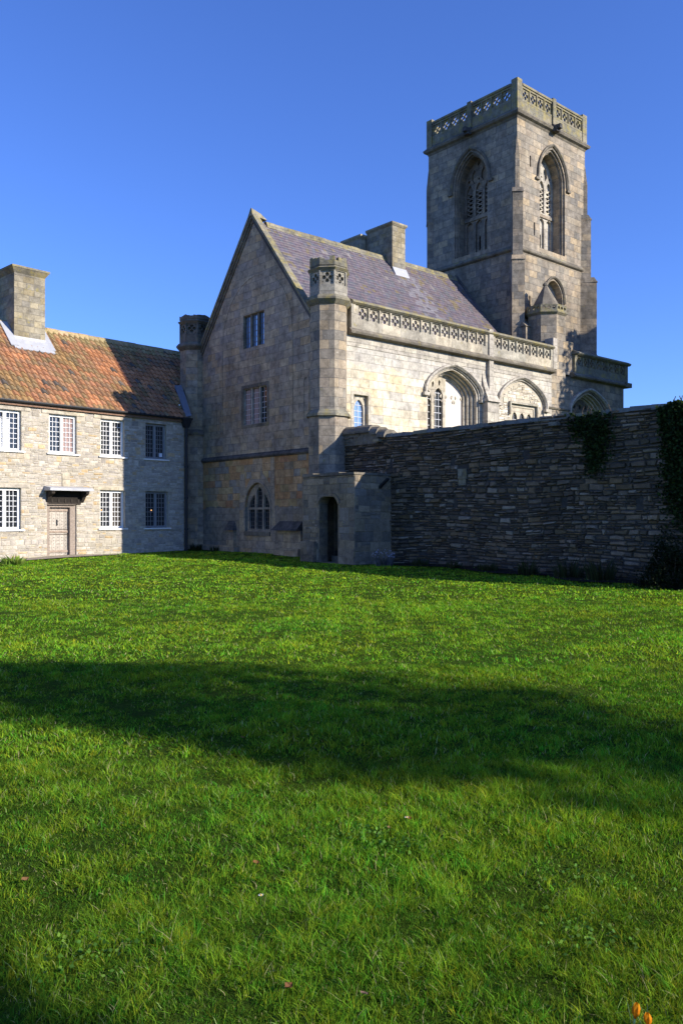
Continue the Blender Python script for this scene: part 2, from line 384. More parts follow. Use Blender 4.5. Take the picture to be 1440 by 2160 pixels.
# ================================================================ CHURCH
def build_church():
    root = empty('gabled_stone_hall', (O[0], O[1], .013*O[1]-.6), ANG)
    zoff = -(.013*O[1]-.6)
    sub = []                                           # parts are built in world heights and lowered by zoff afterwards
    def P(o):
        sub.extend(o if isinstance(o, list) else [o]); return o
    # ---- gable wall: upper part
    def rk(n): return 12.62-1.236*abs(n-4.37)
    w_up = rect(3.71, 5.05, 7.97, 9.21); w_mid = rect(3.54, 5.05, 5.12, 6.48)
    mb = MB(); outer = [(.15, 3.93), (8.45, 3.93), (8.45, rk(8.45)), (4.37, 12.62), (.15, rk(.15))]
    mb.slab(outer, [w_up[::-1], w_mid[::-1]], 0, .7, Wp(0)); P(mb.build('gable_wall', 'gable_stone', root))
    # ---- lower part with the arched window
    aw = arch(4.13, .78, 1.18, 2.08, .88, 'pointed')
    mb = MB(); mb.slab(rect(.15, 8.45, -.5, 3.93), [aw[::-1]], 0, .7, Wp(0)); lowo = P(mb.build('lower_wall', 'plinth_stone', root))
    # grey surround of the arched window, proud by 6 mm
    mb = MB(); sur = [(3.0, 0.0), (5.3, 0.0), (5.25, 3.3), (4.95, 3.3), (4.9, 2.75), (4.45, 3.25), (4.4, 3.86), (3.85, 3.86), (3.8, 3.3), (3.35, 2.9), (3.3, 3.86), (3.1, 3.86)]
    mb.slab(sur, [arch(4.13, .80, 1.16, 2.08, .9)[::-1]], -.007, .0, Wp(0)); P(mb.build('window_surround', 'gable_stone', root))
    mb = MB(); hood(mb, arch(4.13, .78, 1.2, 2.08, .88)[1:]+[(4.91, 1.2)], .09, .035, Wp(-.007)); P(mb.build('arch_moulding', 'gable_stone', root))
    # arched window tracery
    mb = MB(); holes = []; inner = arch(4.13, .70, 1.24, 2.06, .80)
    for c_ in (-.47, 0, .47):
        holes.append(rect(4.13+c_-.18, 4.13+c_+.18, 1.27, 1.98))
    holes.append(arch(4.13, .18, 2.06, 2.55, .25, 'pointed', 4))
    for sg in (-1, 1):
        x0, x1 = 4.13+sg*.65, 4.13+sg*.29
        pts = [(x0, 2.06), (x1, 2.06), (x1, 2.56), (4.13+sg*.45, 2.43), (4.13+sg*.58, 2.25)]
        holes.append(pts)
    mb.slab(arch(4.13, .779, 1.181, 2.079, .879), holes, .09, .24, Wp(0)); win = P(mb.build('window', 'dressed_stone', root))
    MATw = win.data.materials; MATw[0] = MAT['tower_stone']
    g = MB(); g.slab(inner, [], .18, .22, Wp(0)); g.build('pane', 'glass', win)
    b = MB()
    for k in range(1, 12):
        zz = 1.24+k*.155; b.slab(rect(3.5, 4.76, zz-.006, zz+.006), [], .165, .179, Wp(0))
    for c_ in (-.47, 0, .47):
        for d_ in (-.06, .06): b.slab(rect(4.13+c_+d_-.006, 4.13+c_+d_+.006, 1.27, 2.35), [], .164, .1795, Wp(0))
    b.build('glazing_bars', 'dark_came', win)
    mb = MB(); mb.slab(rect(3.32, 4.94, 1.02, 1.17), [], -.05, .1, Wp(0)); P(mb.build('window_sill', 'mould_stone', root))
    # mullioned windows
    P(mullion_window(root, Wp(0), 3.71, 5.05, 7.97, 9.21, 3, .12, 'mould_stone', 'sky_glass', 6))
    P(mullion_window(root, Wp(0), 3.54, 5.05, 5.12, 6.48, 3, .10, 'pale_stone', 'glass', 7, curtain='net_curtain', came='lead_came'))
    mb = MB()                                          # raised surround of the middle window
    mb.slab(rect(3.42, 5.17, 5.0, 6.6), [rect(3.545, 5.045, 5.125, 6.475)[::-1]], -.012, .0, Wp(0)); P(mb.build('window_surround', 'mould_stone', root))
    # string course
    mb = MB(); mb.sweep([(.6, 3.86), (8.1, 3.86)], [(0, 0), (0, -.05), (.06, -.10), (.14, -.07), (.2, 0)], Wp(0)); P(mb.build('string_course', 'dark_mould', root))
    # rib of the blocked great window
    path = [(2.08, 4.9), (2.1, 8.2)]+head(4.27, 2.16, 8.3, 2.25)[1:-1]+[(6.42, 8.2), (6.45, 4.9)]
    mb = MB(); mb.sweep(path, [(0, 0), (0, -.014), (.07, -.014), (.07, 0)], Wp(0)); P(mb.build('blocked_arch', 'gable_stone', root))
    # slots of the old niches
    mb = MB(); 
    for n0, z0, z1 in ((1.25, 5.0, 6.5), (6.75, 4.9, 6.1)):
        mb.slab(arch(n0, .16, z0, z1-.15, .15, 'pointed', 4), [arch(n0, .11, z0+.05, z1-.17, .12, 'pointed', 4)], -.02, 0, Wp(0)); mb.cut()
    P(mb.each('blind_niche', 'gable_stone', root))
    # weathered caps and stumps at the foot
    mb = MB()
    mb.hull([(-.32, 1.45, 1.24), (-.32, 2.9, 1.24), (0, 2.9, 1.24), (0, 1.45, 1.24)], [(-.02, 1.45, 1.56), (-.02, 2.75, 1.56), (0, 2.75, 1.56), (0, 1.45, 1.56)])
    mb.cut(); mb.hull([(-.2, 5.48, 1.2), (-.2, 6.1, 1.2), (0, 6.1, 1.2), (0, 5.48, 1.2)], [(-.02, 5.62, 1.56), (-.02, 5.98, 1.56), (0, 5.98, 1.56), (0, 5.62, 1.56)])
    P(mb.each('weathering_cap', 'dark_mould', root))
    mb = MB(); mb.box(-.12, 0, 5.55, 6.02, .62, 1.2); mb.box(-.26, 0, 5.3, 8.3, -.1, .62); mb.cut(); mb.box(-.10, 0, 1.45, 2.75, .62, 1.24); mb.box(-.22, 0, 1.45, 2.85, -.1, .62)
    P(mb.each('plinth', 'gable_stone', root))
    # ---- gable coping
    def coping(n0, n1):
        mb = MB(); md = MB()
        def pr(n): z = 12.95-1.236*abs(n-4.37); return z
        for (d0, d1, zt, zb) in ((-.15, .13, 0, -.13), (-.11, .10, -.13, -.27), (-.05, .05, -.27, -.40)):
            pts = [(n0, pr(n0)+zb), (n1, pr(n1)+zb), (n1, pr(n1)+zt), (n0, pr(n0)+zt)]
            (mb if zt == 0 else md).slab(pts, [], d0, d1, Wp(0))
        P(md.build('rake_moulding', 'dark_mould' if n0 < 4 else 'mould_stone', root)); return mb  # right rake in darker stone: its underside shade put into the colour
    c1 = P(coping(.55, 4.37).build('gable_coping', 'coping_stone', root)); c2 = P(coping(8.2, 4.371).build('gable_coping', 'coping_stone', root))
    mb = MB(); mb.hull([(-.16, 4.22, 12.74), (.5, 4.22, 12.70), (.5, 4.52, 12.70), (-.16, 4.52, 12.74)], [(-.12, 4.34, 13.04), (.3, 4.34, 12.92), (.3, 4.4, 12.92), (-.12, 4.4, 13.04)]); P(mb.build('apex_stone', 'coping_stone', root))
    # ---- south wall
    S = Sp(0)
    small = rect(1.02, 1.68, 4.2, 5.84); big = arch(6.07, 1.46, 3.6, 6.36, .94, 'tudor'); w3 = arch(15.2, 1.36, 3.6, 6.36, .92, 'tudor'); blind = arch(10.28, 1.5, 3.6, 6.36, .92, 'tudor')
    mb = MB(); mb.slab(rect(.3, 12.3, .0, 7.8), [small[::-1], big[::-1], blind[::-1]], 0, .7, S); P(mb.build('south_wall', 'south_stone', root))
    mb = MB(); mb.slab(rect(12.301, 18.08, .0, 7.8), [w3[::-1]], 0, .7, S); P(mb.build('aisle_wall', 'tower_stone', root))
    # deep moulded reveals + tracery of the great window
    def reveal(c, a, r, name='arch_moulding'):
        mb = MB()
        for k, (da, d0) in enumerate(((0.0, .06), (.10, .22), (.2, .34), (.30, .46))):
            out = arch(c, a-da+.001, 3.62, 6.36, r-da*.62+.001, 'tudor'); inn = arch(c, a-da-.09, 3.6, 6.36, r-da*.62-.065, 'tudor')
            P0 = out[1:]+[out[0]]; Q0 = inn[1:]+[inn[0]]
            for i in range(len(P0)-1):
                for dd in (d0,):
                    mb.face([S(*P0[i], dd), S(*P0[i+1], dd), S(*Q0[i+1], dd), S(*Q0[i], dd)])
                mb.face([S(*Q0[i], d0), S(*Q0[i+1], d0), S(*Q0[i+1], d0+.16), S(*Q0[i], d0+.16)])
        return mb.build(name, 'dressed_stone', root, fix=False)
    P(reveal(6.07, 1.46, .94))
    mb = MB(); holes = []
    X = [(4.88, 5.36), (5.52, 6.0), (6.14, 6.62), (6.78, 7.26)]
    for x0, x1 in X[:2]: holes.append(arch((x0+x1)/2, (x1-x0)/2, 3.8, 6.25 if x0 in (5.52, 6.14) else 6.15, .34, 'pointed', 5))
    holes.append([(6.14, 3.8), (7.24, 3.8), (7.24, 6.3), (7.14, 6.52), (6.95, 6.7), (6.5, 6.88), (6.2, 6.94), (6.14, 6.9)])
    for cx, cz in ((5.44, 6.72), (5.80, 6.80)): holes.append([(cx-.05, cz-.12), (cx+.02, cz-.12), (cx+.07, cz+.02), (cx+.02, cz+.1), (cx-.05, cz+.04)])
    mb.slab(arch(6.07, 1.27, 3.6, 6.36, .80, 'tudor'), holes, .50, .64, S); win = P(mb.build('window', 'dressed_stone', root))
    g = MB(); g.slab(rect(4.84, 6.05, 3.7, 6.62), [], .60, .63, S); g.build('pane', 'glass', win)
    b = MB()
    for x0, x1 in X[:2]:
        for k in (1, 2): xx = x0+(x1-x0)*k/3; b.slab(rect(xx-.008, xx+.008, 3.8, 6.45), [], .575, .599, S)
        for k in range(11): zz = 3.9+k*.25; b.slab(rect(x0, x1, zz-.008, zz+.008), [], .57, .5995, S)
    b.build('glazing_bars', 'lead_came', win)
    p = MB(); p.slab([(6.1, 3.7), (7.26, 3.7), (7.26, 6.36), (7.1, 6.6), (6.5, 6.93), (6.1, 7.0)], [], .55, .63, S); p.build('blank_panel', 'plaster', win)
    cu = MB()
    for x0, x1 in X[:2]+[(6.16, 6.6), (6.66, 7.2)]:                    # cusped heads
        c = (x0+x1)/2
        for sg in (-1, 1):
            for q in range(2):
                zz = 6.12+.17*q; xx = c+sg*(.24-.07*q)
                cu.cut(); cu.slab([(xx, zz-.07), (xx-sg*.07, zz), (xx-sg*.01, zz+.08), (xx+sg*.03, zz+.06)], [], .525, .56, S)
    cu.each('cusp', 'dressed_stone', win)
    # hood moulds with their stops
    mb = MB()
    for c in (6.07, 10.28, 15.2):
        a = 1.5; hp = [(c-a-.02, 6.22)]+head(c, a+.02, 6.38, .96, 'tudor')+[(c+a+.02, 6.22)]
        mb.sweep(hp, [(0, .01), (0, -.06), (.06, -.13), (.13, -.12), (.13, .01)], S)
        for sg in (-1, 1): mb.box(c+sg*(a+.1)-.14, c+sg*(a+.1)+.14, -.13, .01, 6.12, 6.24)
        mb.cut()
    P(mb.each('hood_mould', 'pale_stone', root))
    # third window: intersecting dark tracery
    P(reveal(15.2, 1.36, .92))
    mb = MB(); holes = [ogee_light(15.2+c_, .24, 3.8, 6.1, .3) for c_ in (-.9, -.3, .3, .9)]+[circ(15.2+c_, 6.68, .12, 6) for c_ in (-.45, 0, .45)]
    mb.slab(arch(15.2, 1.17, 3.6, 6.36, .78, 'tudor'), holes, .5, .6, S); win3 = P(mb.build('window', 'mould_stone', root))
    g = MB(); g.slab(rect(14.05, 16.35, 3.7, 7.05), [], .57, .61, S); g.build('pane', 'glass', win3)
    # blind bay: rubble infill and a square headed three light window
    mb = MB(); sq = rect(9.62, 11.12, 3.7, 6.18)
    inf = arch(10.28, 1.501, 3.6, 6.36, .921, 'tudor'); mb.slab(inf, [sq[::-1]], .07, .2, S); bay = P(mb.build('blocking_wall', 'mortar_light', root))
    st = MB()
    def inside(x0, x1, z0, z1):
        for x in (x0, x1):
            t = abs(x-10.28)/1.48
            if t >= 1 or z1 > 6.36+.9*(1-t**1.35)**.56-.03: return False
        return True
    rubble(st, S, 8.8, 11.77, 3.9, 7.26, [(9.5, 11.24, 0, 6.3)], (.09, .16), (.16, .42), .07, (.012, .03), RUB_PALE, .006, inside)
    st.build('rubble_facing', 'rubble', bay)
    mb = MB(); holes = [ogee_light(9.62+.27+i*.48, .17, 3.8, 5.72, .26) for i in range(3)]
    mb.slab(rect(9.621, 11.119, 3.71, 6.179), holes, .10, .22, S); w_ = P(mb.build('window', 'dressed_stone', root))
    g = MB(); g.slab(rect(9.66, 11.08, 3.72, 6.15), [], .17, .215, S); g.build('pane', 'glass', w_)
    b = MB()
    for i in range(3):
        c = 9.89+i*.48; b.slab(rect(c-.007, c+.007, 3.8, 5.9), [], .155, .169, S)
        for k in range(9): b.slab(rect(c-.17, c+.17, 4+k*.21, 4.014+k*.21), [], .15, .1695, S)
    b.build('glazing_bars', 'lead_came', w_)
    mb = MB(); mb.box(9.42, 11.32, -.05, .07, 6.3, 6.38); mb.box(9.42, 9.50, -.05, .07, 5.85, 6.3); mb.box(11.24, 11.32, -.05, .07, 5.85, 6.3); P(mb.build('label_mould', 'parapet_stone', root))
    # small pointed window next to the turret
    mb = MB(); mb.slab(rect(.9, 1.8, 4.1, 5.96), [rect(1.022, 1.678, 4.2, 5.838)[::-1]], -.01, .0, S); P(mb.build('window_surround', 'dressed_stone', root))
    mb = MB(); mb.slab(rect(1.021, 1.679, 4.201, 5.839), [ogee_light(1.36, .21, 4.25, 5.36, .34, 5), [(1.1, 5.6), (1.18, 5.76), (1.09, 5.76)], [(1.62, 5.6), (1.63, 5.76), (1.54, 5.76)]], .12, .22, S); sw = P(mb.build('window', 'dressed_stone', root))
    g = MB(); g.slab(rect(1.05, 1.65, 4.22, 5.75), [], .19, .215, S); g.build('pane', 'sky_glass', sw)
    b = MB(); b.slab(rect(1.353, 1.367, 4.25, 5.6), [], .175, .189, S)
    for k in range(7): b.slab(rect(1.15, 1.57, 4.3+k*.2, 4.315+k*.2), [], .17, .1895, S)
    b.build('glazing_bars', 'lead_came', sw)
    # pale band beneath the parapet, parapet
    mb = MB(); mb.sweep([(.62, 7.42), (12.3, 7.42)], [(0, 0), (.02, -.02), (.37, -.02), (.37, 0)], S); P(mb.build('frieze', 'pale_stone', root))
    par = empty('parapet', (0, 0, 0)); par.parent = root
    mb = MB()
    for a0, a1 in ((.72, 12.3), (13.7, 18.2)):
        mb.cut(); mb.sweep([(a0, 7.78), (a1, 7.78)], [(0, .3), (0, -.02), (.05, -.22), (.12, -.24), (.24, -.12), (.24, .3)], S)
    mb.box(17.9, 18.42, -.24, 7.9, 7.79, 8.0)
    mb.each('cornice', 'mould_stone', par)
    mb = MB(); lay = MB()
    def run(a0, a1, n, zb=8.32, zt=8.82, pr=-.1):
        mb.slab(rect(a0, a1, 8.0, zb), [], pr, .12, S)
        pitch = (a1-a0-.28)/n
        mb.slab(rect(a0, a0+.14, zb, zt), [], pr, .12, S); mb.slab(rect(a1-.14, a1, zb, zt), [], pr, .12, S)
        for i in range(n):
            x = a0+.14+i*pitch
            mb.slab(rect(x, x+pitch, zb, zt), [rect(x+.03, x+pitch-.03, zb+.025, zt-.025)[::-1]], pr, pr+.06, S, sides=False)
            lay.slab(rect(x, x+pitch, zb, zt), foil(x+pitch/2, (zb+zt)/2, min(pitch-.06, zt-zb-.05)/2), pr+.06, pr+.14, S, sides=False)
        mb.cut(); lay.cut()
    run(.98, 7.96, 13); run(8.22, 12.28, 8); run(13.9, 18.2, 8)
    mb.cut(); mb.box(18.201, 18.3, -.1, 7.8, 8.0, 8.82); mb.cut()
    mb.box(.80, .98, -.13, .1, 7.95, 8.9)
    fr_ = mb.each('panel_frame', 'parapet_stone', par)+lay.each('quatrefoil_tracery', 'parapet_stone', par)
    for o_ in fr_:
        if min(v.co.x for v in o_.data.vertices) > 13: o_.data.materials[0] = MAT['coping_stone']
    mb = MB()
    for a0, a1 in ((.82, 12.28), (13.85, 18.42)):
        mb.cut(); mb.sweep([(a0, 8.82), (a1, 8.82)], [(0, .14), (0, -.14), (.06, -.21), (.11, -.2), (.19, -.05), (.19, .1)], S)
    mb.box(18.02, 18.42, .1, 7.9, 8.82, 9.0)
    mb.each('coping', 'coping_stone', par)
    mb = MB(); mb.box(7.96, 8.22, -.16, .1, 6.2, 9.03); mb.build('pilaster', 'pale_stone', par)
    mb = MB(); mb.box(12.26, 12.55, -.12, .3, 8.0, 9.32); mb.build('end_pier', 'pale_stone', par)
    P(par)
    # buttress
    mb = MB(); mb.box(7.68, 8.38, -.30, .0, -.3, 6.18)
    mb.hull([(7.64, -.38, 6.18), (8.42, -.38, 6.18), (8.42, 0, 6.18), (7.64, 0, 6.18)], [(7.66, -.3, 6.32), (8.4, -.3, 6.32), (8.4, 0, 6.32), (7.66, 0, 6.32)])
    for i in range(7):
        t0, t1 = i/7, (i+1)/7; d = lambda t: -.3*(1-t)**2
        mb.hull([(7.70, d(t0), 6.32+1.2*t0), (8.36-.3*t0, d(t0), 6.32+1.2*t0), (8.36-.3*t0, 0, 6.32+1.2*t0), (7.70, 0, 6.32+1.2*t0)],
                [(7.70, d(t1), 6.32+1.2*t1), (8.36-.3*t1, d(t1), 6.32+1.2*t1), (8.36-.3*t1, 0, 6.32+1.2*t1), (7.70, 0, 6.32+1.2*t1)])
    P(mb.build('buttress', 'pale_stone', root))
    mb = MB(); mb.sweep([(11.8, 6.3), (13.85, 6.3)], [(0, 0), (0, -.05), (.06, -.08), (.1, 0)], S); P(mb.build('string_course', 'mould_stone', root))
    # ---- core walls and flat roofs closing the volume
    mb = MB(); mb.box(.7, 18.05, 8.1, 8.7, -.3, 7.9); mb.box(17.4, 18.06, .7, 8.1, -.3, 7.95); mb.box(11.0, 11.4, .7, 8.1, -.3, 8.2)
    g_ = [(.6, 7.9), (8.2, 7.9), (8.2, 8.0), (4.37, 12.5), (.6, 7.95)]
    mb.slab(g_, [], 10.75, 11.05, Wp(0)); mb.box(11.0, 18.1, .3, 8.2, 7.7, 7.85)
    P(mb.build('rear_wall', 'tower_stone', root))
    # ---- slate roof
    mb = MB(); rows = 38; L = 4.05/rows
    for side in (1, -1):
        for r_ in range(rows):
            y = 0
            n0 = 4.37-side*(r_+1)*L; n1 = 4.37-side*(r_-.25)*L
            zt = lambda n: 12.62-1.236*abs(n-4.37)
            w_ = .15+.10*(r_/rows); x = .12-random.random()*w_
            if r_ == 0: n1 = 4.37-side*0.02
            while x < 11.1:
                ww = w_*random.uniform(.8, 1.2); x0 = max(x, .12); x1 = min(x+ww, 11.2)
                if x1-x0 > .03:
                    k = random.choice([(.108, .086, .090), (.094, .077, .094), (.116, .092, .102), (.100, .084, .106), (.086, .075, .085), (.118, .10, .104), (.090, .088, .10), (.105, .078, .085)])
                    f = random.uniform(.86, 1.12)
                    nz = noise.noise(Vector((x0*.7, r_*.16, 3)))
                    if nz > .10 and random.random() < .16+max(0, x0-7)*.05: k = (.135, .105, .06)
                    if side > 0 and 6.5+max(0, 0)*.1 < x0 < 7.75 and r_ > 5 and random.random() < .6: k = (.150, .138, .15)
                    if random.random() < .02: k = (.17, .15, .14)
                    k = tuple(q*f for q in k); h0 = .020+random.random()*.012; h1 = .004
                    P4 = [(x0+.003, n0, zt(n0)), (x1-.003, n0, zt(n0)), (x1-.003, n1, zt(n1)), (x0+.003, n1, zt(n1))]
                    top = [(P4[0][0], P4[0][1], P4[0][2]+h0), (P4[1][0], P4[1][1], P4[1][2]+h0+random.uniform(-.004, .004)), (P4[2][0], P4[2][1], P4[2][2]+h1), (P4[3][0], P4[3][1], P4[3][2]+h1)]
                    mb.face(top, k); mb.face([P4[0], P4[1], top[1], top[0]], k)
                    mb.face([P4[0], top[0], top[3], P4[3]], k); mb.face([P4[1], P4[2], top[2], top[1]], k)
                x += ww
    roof = P(mb.build('roof', 'slate', root, fix=False))
    mb = MB(); mb.slab([(.3, 7.5), (4.37, 12.6), (8.44, 7.5), (8.3, 7.3), (4.37, 12.2), (.44, 7.3)], [], .12, 11.15, Wp(0), tint=(.1, .1, .1)); mb.build('roof_deck', 'slate', roof)
    mb = MB()
    x = .5
    while x < 11.1:
        ww = .42*random.uniform(.9, 1.1); j = random.uniform(-.01, .01); x1 = min(x+ww-.008, 11.22)
        mb.hull([(x, 4.37+q[0], 12.62+q[1]+j) for q in ((-.19, -.2), (-.1, .03), (0, .08), (.1, .03), (.19, -.2))], [(x1, 4.37+q[0], 12.62+q[1]+j) for q in ((-.19, -.2), (-.1, .03), (0, .08), (.1, .03), (.19, -.2))]); x += ww
    mb.build('ridge_tiles', 'coping_stone', roof)
    mb = MB(); mb.slab([(.4, 7.6), (4.37, 12.74), (4.37, 12.52), (.4, 7.4)], [], 11.12, 11.3, Wp(0)); mb.slab([(8.3, 7.6), (4.371, 12.74), (4.371, 12.52), (8.3, 7.4)], [], 11.12, 11.3, Wp(0)); mb.build('verge', 'dark_mould', roof)
    # chimneys through the roof
    def stack(e0, e1, n0, n1, z0, zt, nm):
        c = MB(); c.box(e0, e1, n0, n1, z0, zt-.14); o = c.build('chimney', 'chimney_stone', roof)
        k = MB(); k.hull([(e0-.0, n0-.0, zt-.14), (e1, n0, zt-.14), (e1, n1, zt-.14), (e0, n1, zt-.14)], [(e0-.07, n0-.07, zt-.05), (e1+.07, n0-.07, zt-.05), (e1+.07, n1+.02, zt-.05), (e0-.07, n1+.02, zt-.05)])
        k.box(e0-.07, e1+.07, n0-.07, n1+.02, zt-.05, zt+.02)
        ko = k.build('chimney', 'coping_stone', roof); return o, ko
    def stack2(e0, e1, n0, n1, z0, zt):
        c = MB(); c.box(e0, e1, n0, n1, z0, zt-.14)
        c.hull([(e0, n0, zt-.14), (e1, n0, zt-.14), (e1, n1, zt-.14), (e0, n1, zt-.14)], [(e0-.07, n0-.07, zt-.05), (e1+.07, n0-.07, zt-.05), (e1+.07, n1+.02, zt-.05), (e0-.07, n1+.02, zt-.05)])
        c.box(e0-.07, e1+.07, n0-.07, n1+.02, zt-.05, zt+.02)
        return c.build('chimney', 'chimney_stone', roof)
    stack2(6.62, 7.38, 3.86, 5.42, 11.3, 13.98); stack2(6.34, 7.2, 5.5, 6.75, 9.3, 13.8)
    mb = MB(); mb.hull([(6.6, 3.62, 11.72), (7.42, 3.62, 11.72), (7.42, 3.858, 12.0), (6.6, 3.858, 12.0)], [(6.6, 3.64, 11.77), (7.42, 3.64, 11.77), (7.42, 3.83, 12.12), (6.6, 3.83, 12.12)]); mb.build('flashing', 'lead', roof)
    # ---- turrets
    def turret(ce, cn, r, broken, dz=0.):
        t = empty('corner_turret', (0, 0, 0)); t.parent = root
        s_ = MB(); s_.prism(ce, cn, r+.05, -.4, 5.0); s_.prism(ce, cn, r, 5.12, 8.72); s_.build('shaft', 'tower_stone' if broken else 'gable_stone', t)
        m = MB(); m.prism(ce, cn, r+.13, 4.98, 5.06); m.prism(ce, cn, r+.12, 5.06, 5.2, r1=r); m.cut()
        m.prism(ce, cn, r+.02, 8.6, 8.74, r1=r+.14); m.prism(ce, cn, r+.14, 8.74, 8.8); m.prism(ce, cn, r+.14, 8.8, 8.9, r1=r+.06); m.cut()
        m.prism(ce, cn, r+.02, 9.68, 9.76, r1=r+.09); m.prism(ce, cn, r+.09, 9.76, 9.8, r1=r+.03); m.each('moulding', 'coping_stone' if broken else 'mould_stone', t)
        h = MB(); rr = r+.02; h.prism(ce, cn, rr-.14, 8.85, 9.7); side = 2*(rr)*math.tan(math.pi/8)
        for k in range(8):
            a = k*math.pi/4; nx, ny = math.cos(a), math.sin(a)
            mp = lambda u_, z_, d_, nx=nx, ny=ny: (ce+nx*(rr-d_)-ny*u_, cn+ny*(rr-d_)+nx*u_, z_)
            h.slab(rect(-side/2, side/2, 8.86, 9.2), [], 0, .1, mp)
            h.slab(rect(-side/2, side/2, 9.2, 9.7), [rect(-side/2+.035, side/2-.035, 9.225, 9.67)[::-1]], 0, .04, mp)
            h.slab(rect(-side/2+.02, side/2-.02, 9.21, 9.69), foil(0, 9.45, .2), .04, .1, mp)
        h.build('turret_head', 'parapet_stone' if broken else 'mould_stone', t)
        c = MB()
        rnd = random.Random(3 if broken else 5)
        c.prism(ce, cn, r+.0, 9.78, 9.92)
        for k in range(8):
            a = k*math.pi/4; nx, ny = math.cos(a), math.sin(a)
            for q in range(3):
                hgt = rnd.choice([.10, .2, .24, .17, .05])*(1 if broken else .45); u0 = -side/2+q*side/3; 
                P0 = [(ce+nx*(rr-dd)-ny*uu, cn+ny*(rr-dd)+nx*uu) for uu, dd in ((u0, 0), (u0+side/3, 0), (u0+side/3, .12), (u0, .12))]
                c.hull([(x, y, 9.85) for x, y in P0], [(x, y, 9.92+hgt*.9+rnd.uniform(-.02, .02)) for x, y in P0])
        c.build('battlement', 'coping_stone' if broken else 'mould_stone', t)
        if dz:
            for o_ in t.children:
                for v in o_.data.vertices:
                    if v.co.z > 8.5: v.co.z += dz
        return t
    P(turret(.07, .17, .58, True)); P(turret(0.0, 8.5, .56, False, -.22))
    # iron downpipe fixed in the corner is its own thing
    for o in sub: o.location.z += zoff
    tag(root, 'gabled stone hall with slate roof, pierced parapet and octagonal corner turrets', 'building')
    return root

# ---------------------------------------------------------------- rubble facing
RUB_WARM = [(q[0]*.95, q[1]*.965, q[2]*1.03) for q in [(.45, .395, .295), (.48, .425, .33), (.43, .375, .285), (.40, .355, .285), (.46, .385, .265), (.50, .445, .345), (.44, .39, .305), (.38, .335, .27), (.47, .41, .32), (.51, .37, .20), (.46, .405, .32), (.49, .43, .335), (.42, .375, .295)]]
RUB_PALE = [(.55, .50, .41), (.62, .57, .48), (.50, .44, .35), (.58, .52, .4)]
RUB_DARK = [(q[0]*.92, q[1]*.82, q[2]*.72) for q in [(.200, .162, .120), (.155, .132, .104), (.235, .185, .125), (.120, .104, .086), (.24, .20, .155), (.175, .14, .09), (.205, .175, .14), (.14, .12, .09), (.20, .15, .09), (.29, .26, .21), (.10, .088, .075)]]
def rubble(mb, mp, x0, x1, z0, z1, excl, ch, cl, d0, proud, pal, gap, ok=None, wav=0., rnd=random):
    z = z0
    while z < z1-.02:
        h = rnd.uniform(*ch)*(1.55 if rnd.random() < .16 else 1); h = min(h, z1-z)
        x = x0-rnd.random()*.15
        while x < x1:
            L = rnd.uniform(*cl)*(1 if h > .08 else 1.1); a, b = max(x, x0), min(x+L, x1); x += L
            if b-a < .04: continue
            segs = [(a, b, z, z+h)]
            if rnd.random() < .42 and h > .09: q_ = rnd.uniform(.35, .65); m_ = a+(b-a)*rnd.uniform(.3, .7); segs = [(a, b, z, z+h*q_), (a, m_, z+h*q_, z+h), (m_, b, z+h*q_, z+h)] if b-a > .22 else [(a, b, z, z+h*q_), (a, b, z+h*q_, z+h)]
            for sa, sb, sz0, sz1 in segs:
                parts = [(sa, sb)]
                for ex0, ex1, ez0, ez1 in excl:
                    if sz1 <= ez0+.004 or sz0 >= ez1-.004: continue
                    nw = []
                    for pa, pb in parts:
                        if pb <= ex0 or pa >= ex1: nw.append((pa, pb)); continue
                        if pa < ex0: nw.append((pa, ex0))
                        if pb > ex1: nw.append((ex1, pb))
                    parts = nw
                for pa, pb in parts:
                    if pb-pa < .035 or (ok and not ok(pa, pb, sz0, sz1)): continue
                    g = gap*rnd.uniform(.4, 1.4); j = lambda: rnd.uniform(-1, 1)*min(gap*.8, (sz1-sz0)*.15)
                    wv = lambda x_: wav*noise.noise(Vector((x_*.45, sz0*.9, 1.3)))
                    qa, qb, q0, q1 = pa+g/2, pb-g/2, sz0+g/2, sz1-g/2
                    if qb-qa < .02 or q1-q0 < .015: continue
                    pr = rnd.uniform(*proud); pr2 = pr+rnd.uniform(-.3, .3)*pr
                    k = rnd.choice(pal); f = rnd.uniform(.8, 1.18); k = tuple(c*f for c in k)
                    c_ = min(.018, (q1-q0)*.25, (qb-qa)*.2)
                    base = [(qa+j(), q0+j()), ((qa+qb)/2, q0+j()*.6), (qb+j(), q0+j()), (qb+j()*.5, (q0+q1)/2), (qb+j(), q1+j()), ((qa+qb)/2, q1+j()*.6), (qa+j(), q1+j()), (qa+j()*.5, (q0+q1)/2)]
                    mx, mz = (qa+qb)/2, (q0+q1)/2
                    top = [(bx+(c_ if bx < mx-.001 else -c_ if bx > mx+.001 else 0), bz+(c_ if bz < mz-.001 else -c_ if bz > mz+.001 else 0)) for bx, bz in base]
                    B = [mp(bx, bz+wv(bx), d0+.002) for bx, bz in base]; T = [mp(bx, bz+wv(bx), d0-(pr if bz > mz else pr2)) for bx, bz in top]
                    i = len(mb.v); mb.v += B+T
                    for q in range(8): mb.f.append((i+q, i+(q+1) % 8, i+8+(q+1) % 8, i+8+q)); mb.t.append(k)
                    mb.f.append(tuple(range(i+8, i+16))); mb.t.append(k)
        z += h

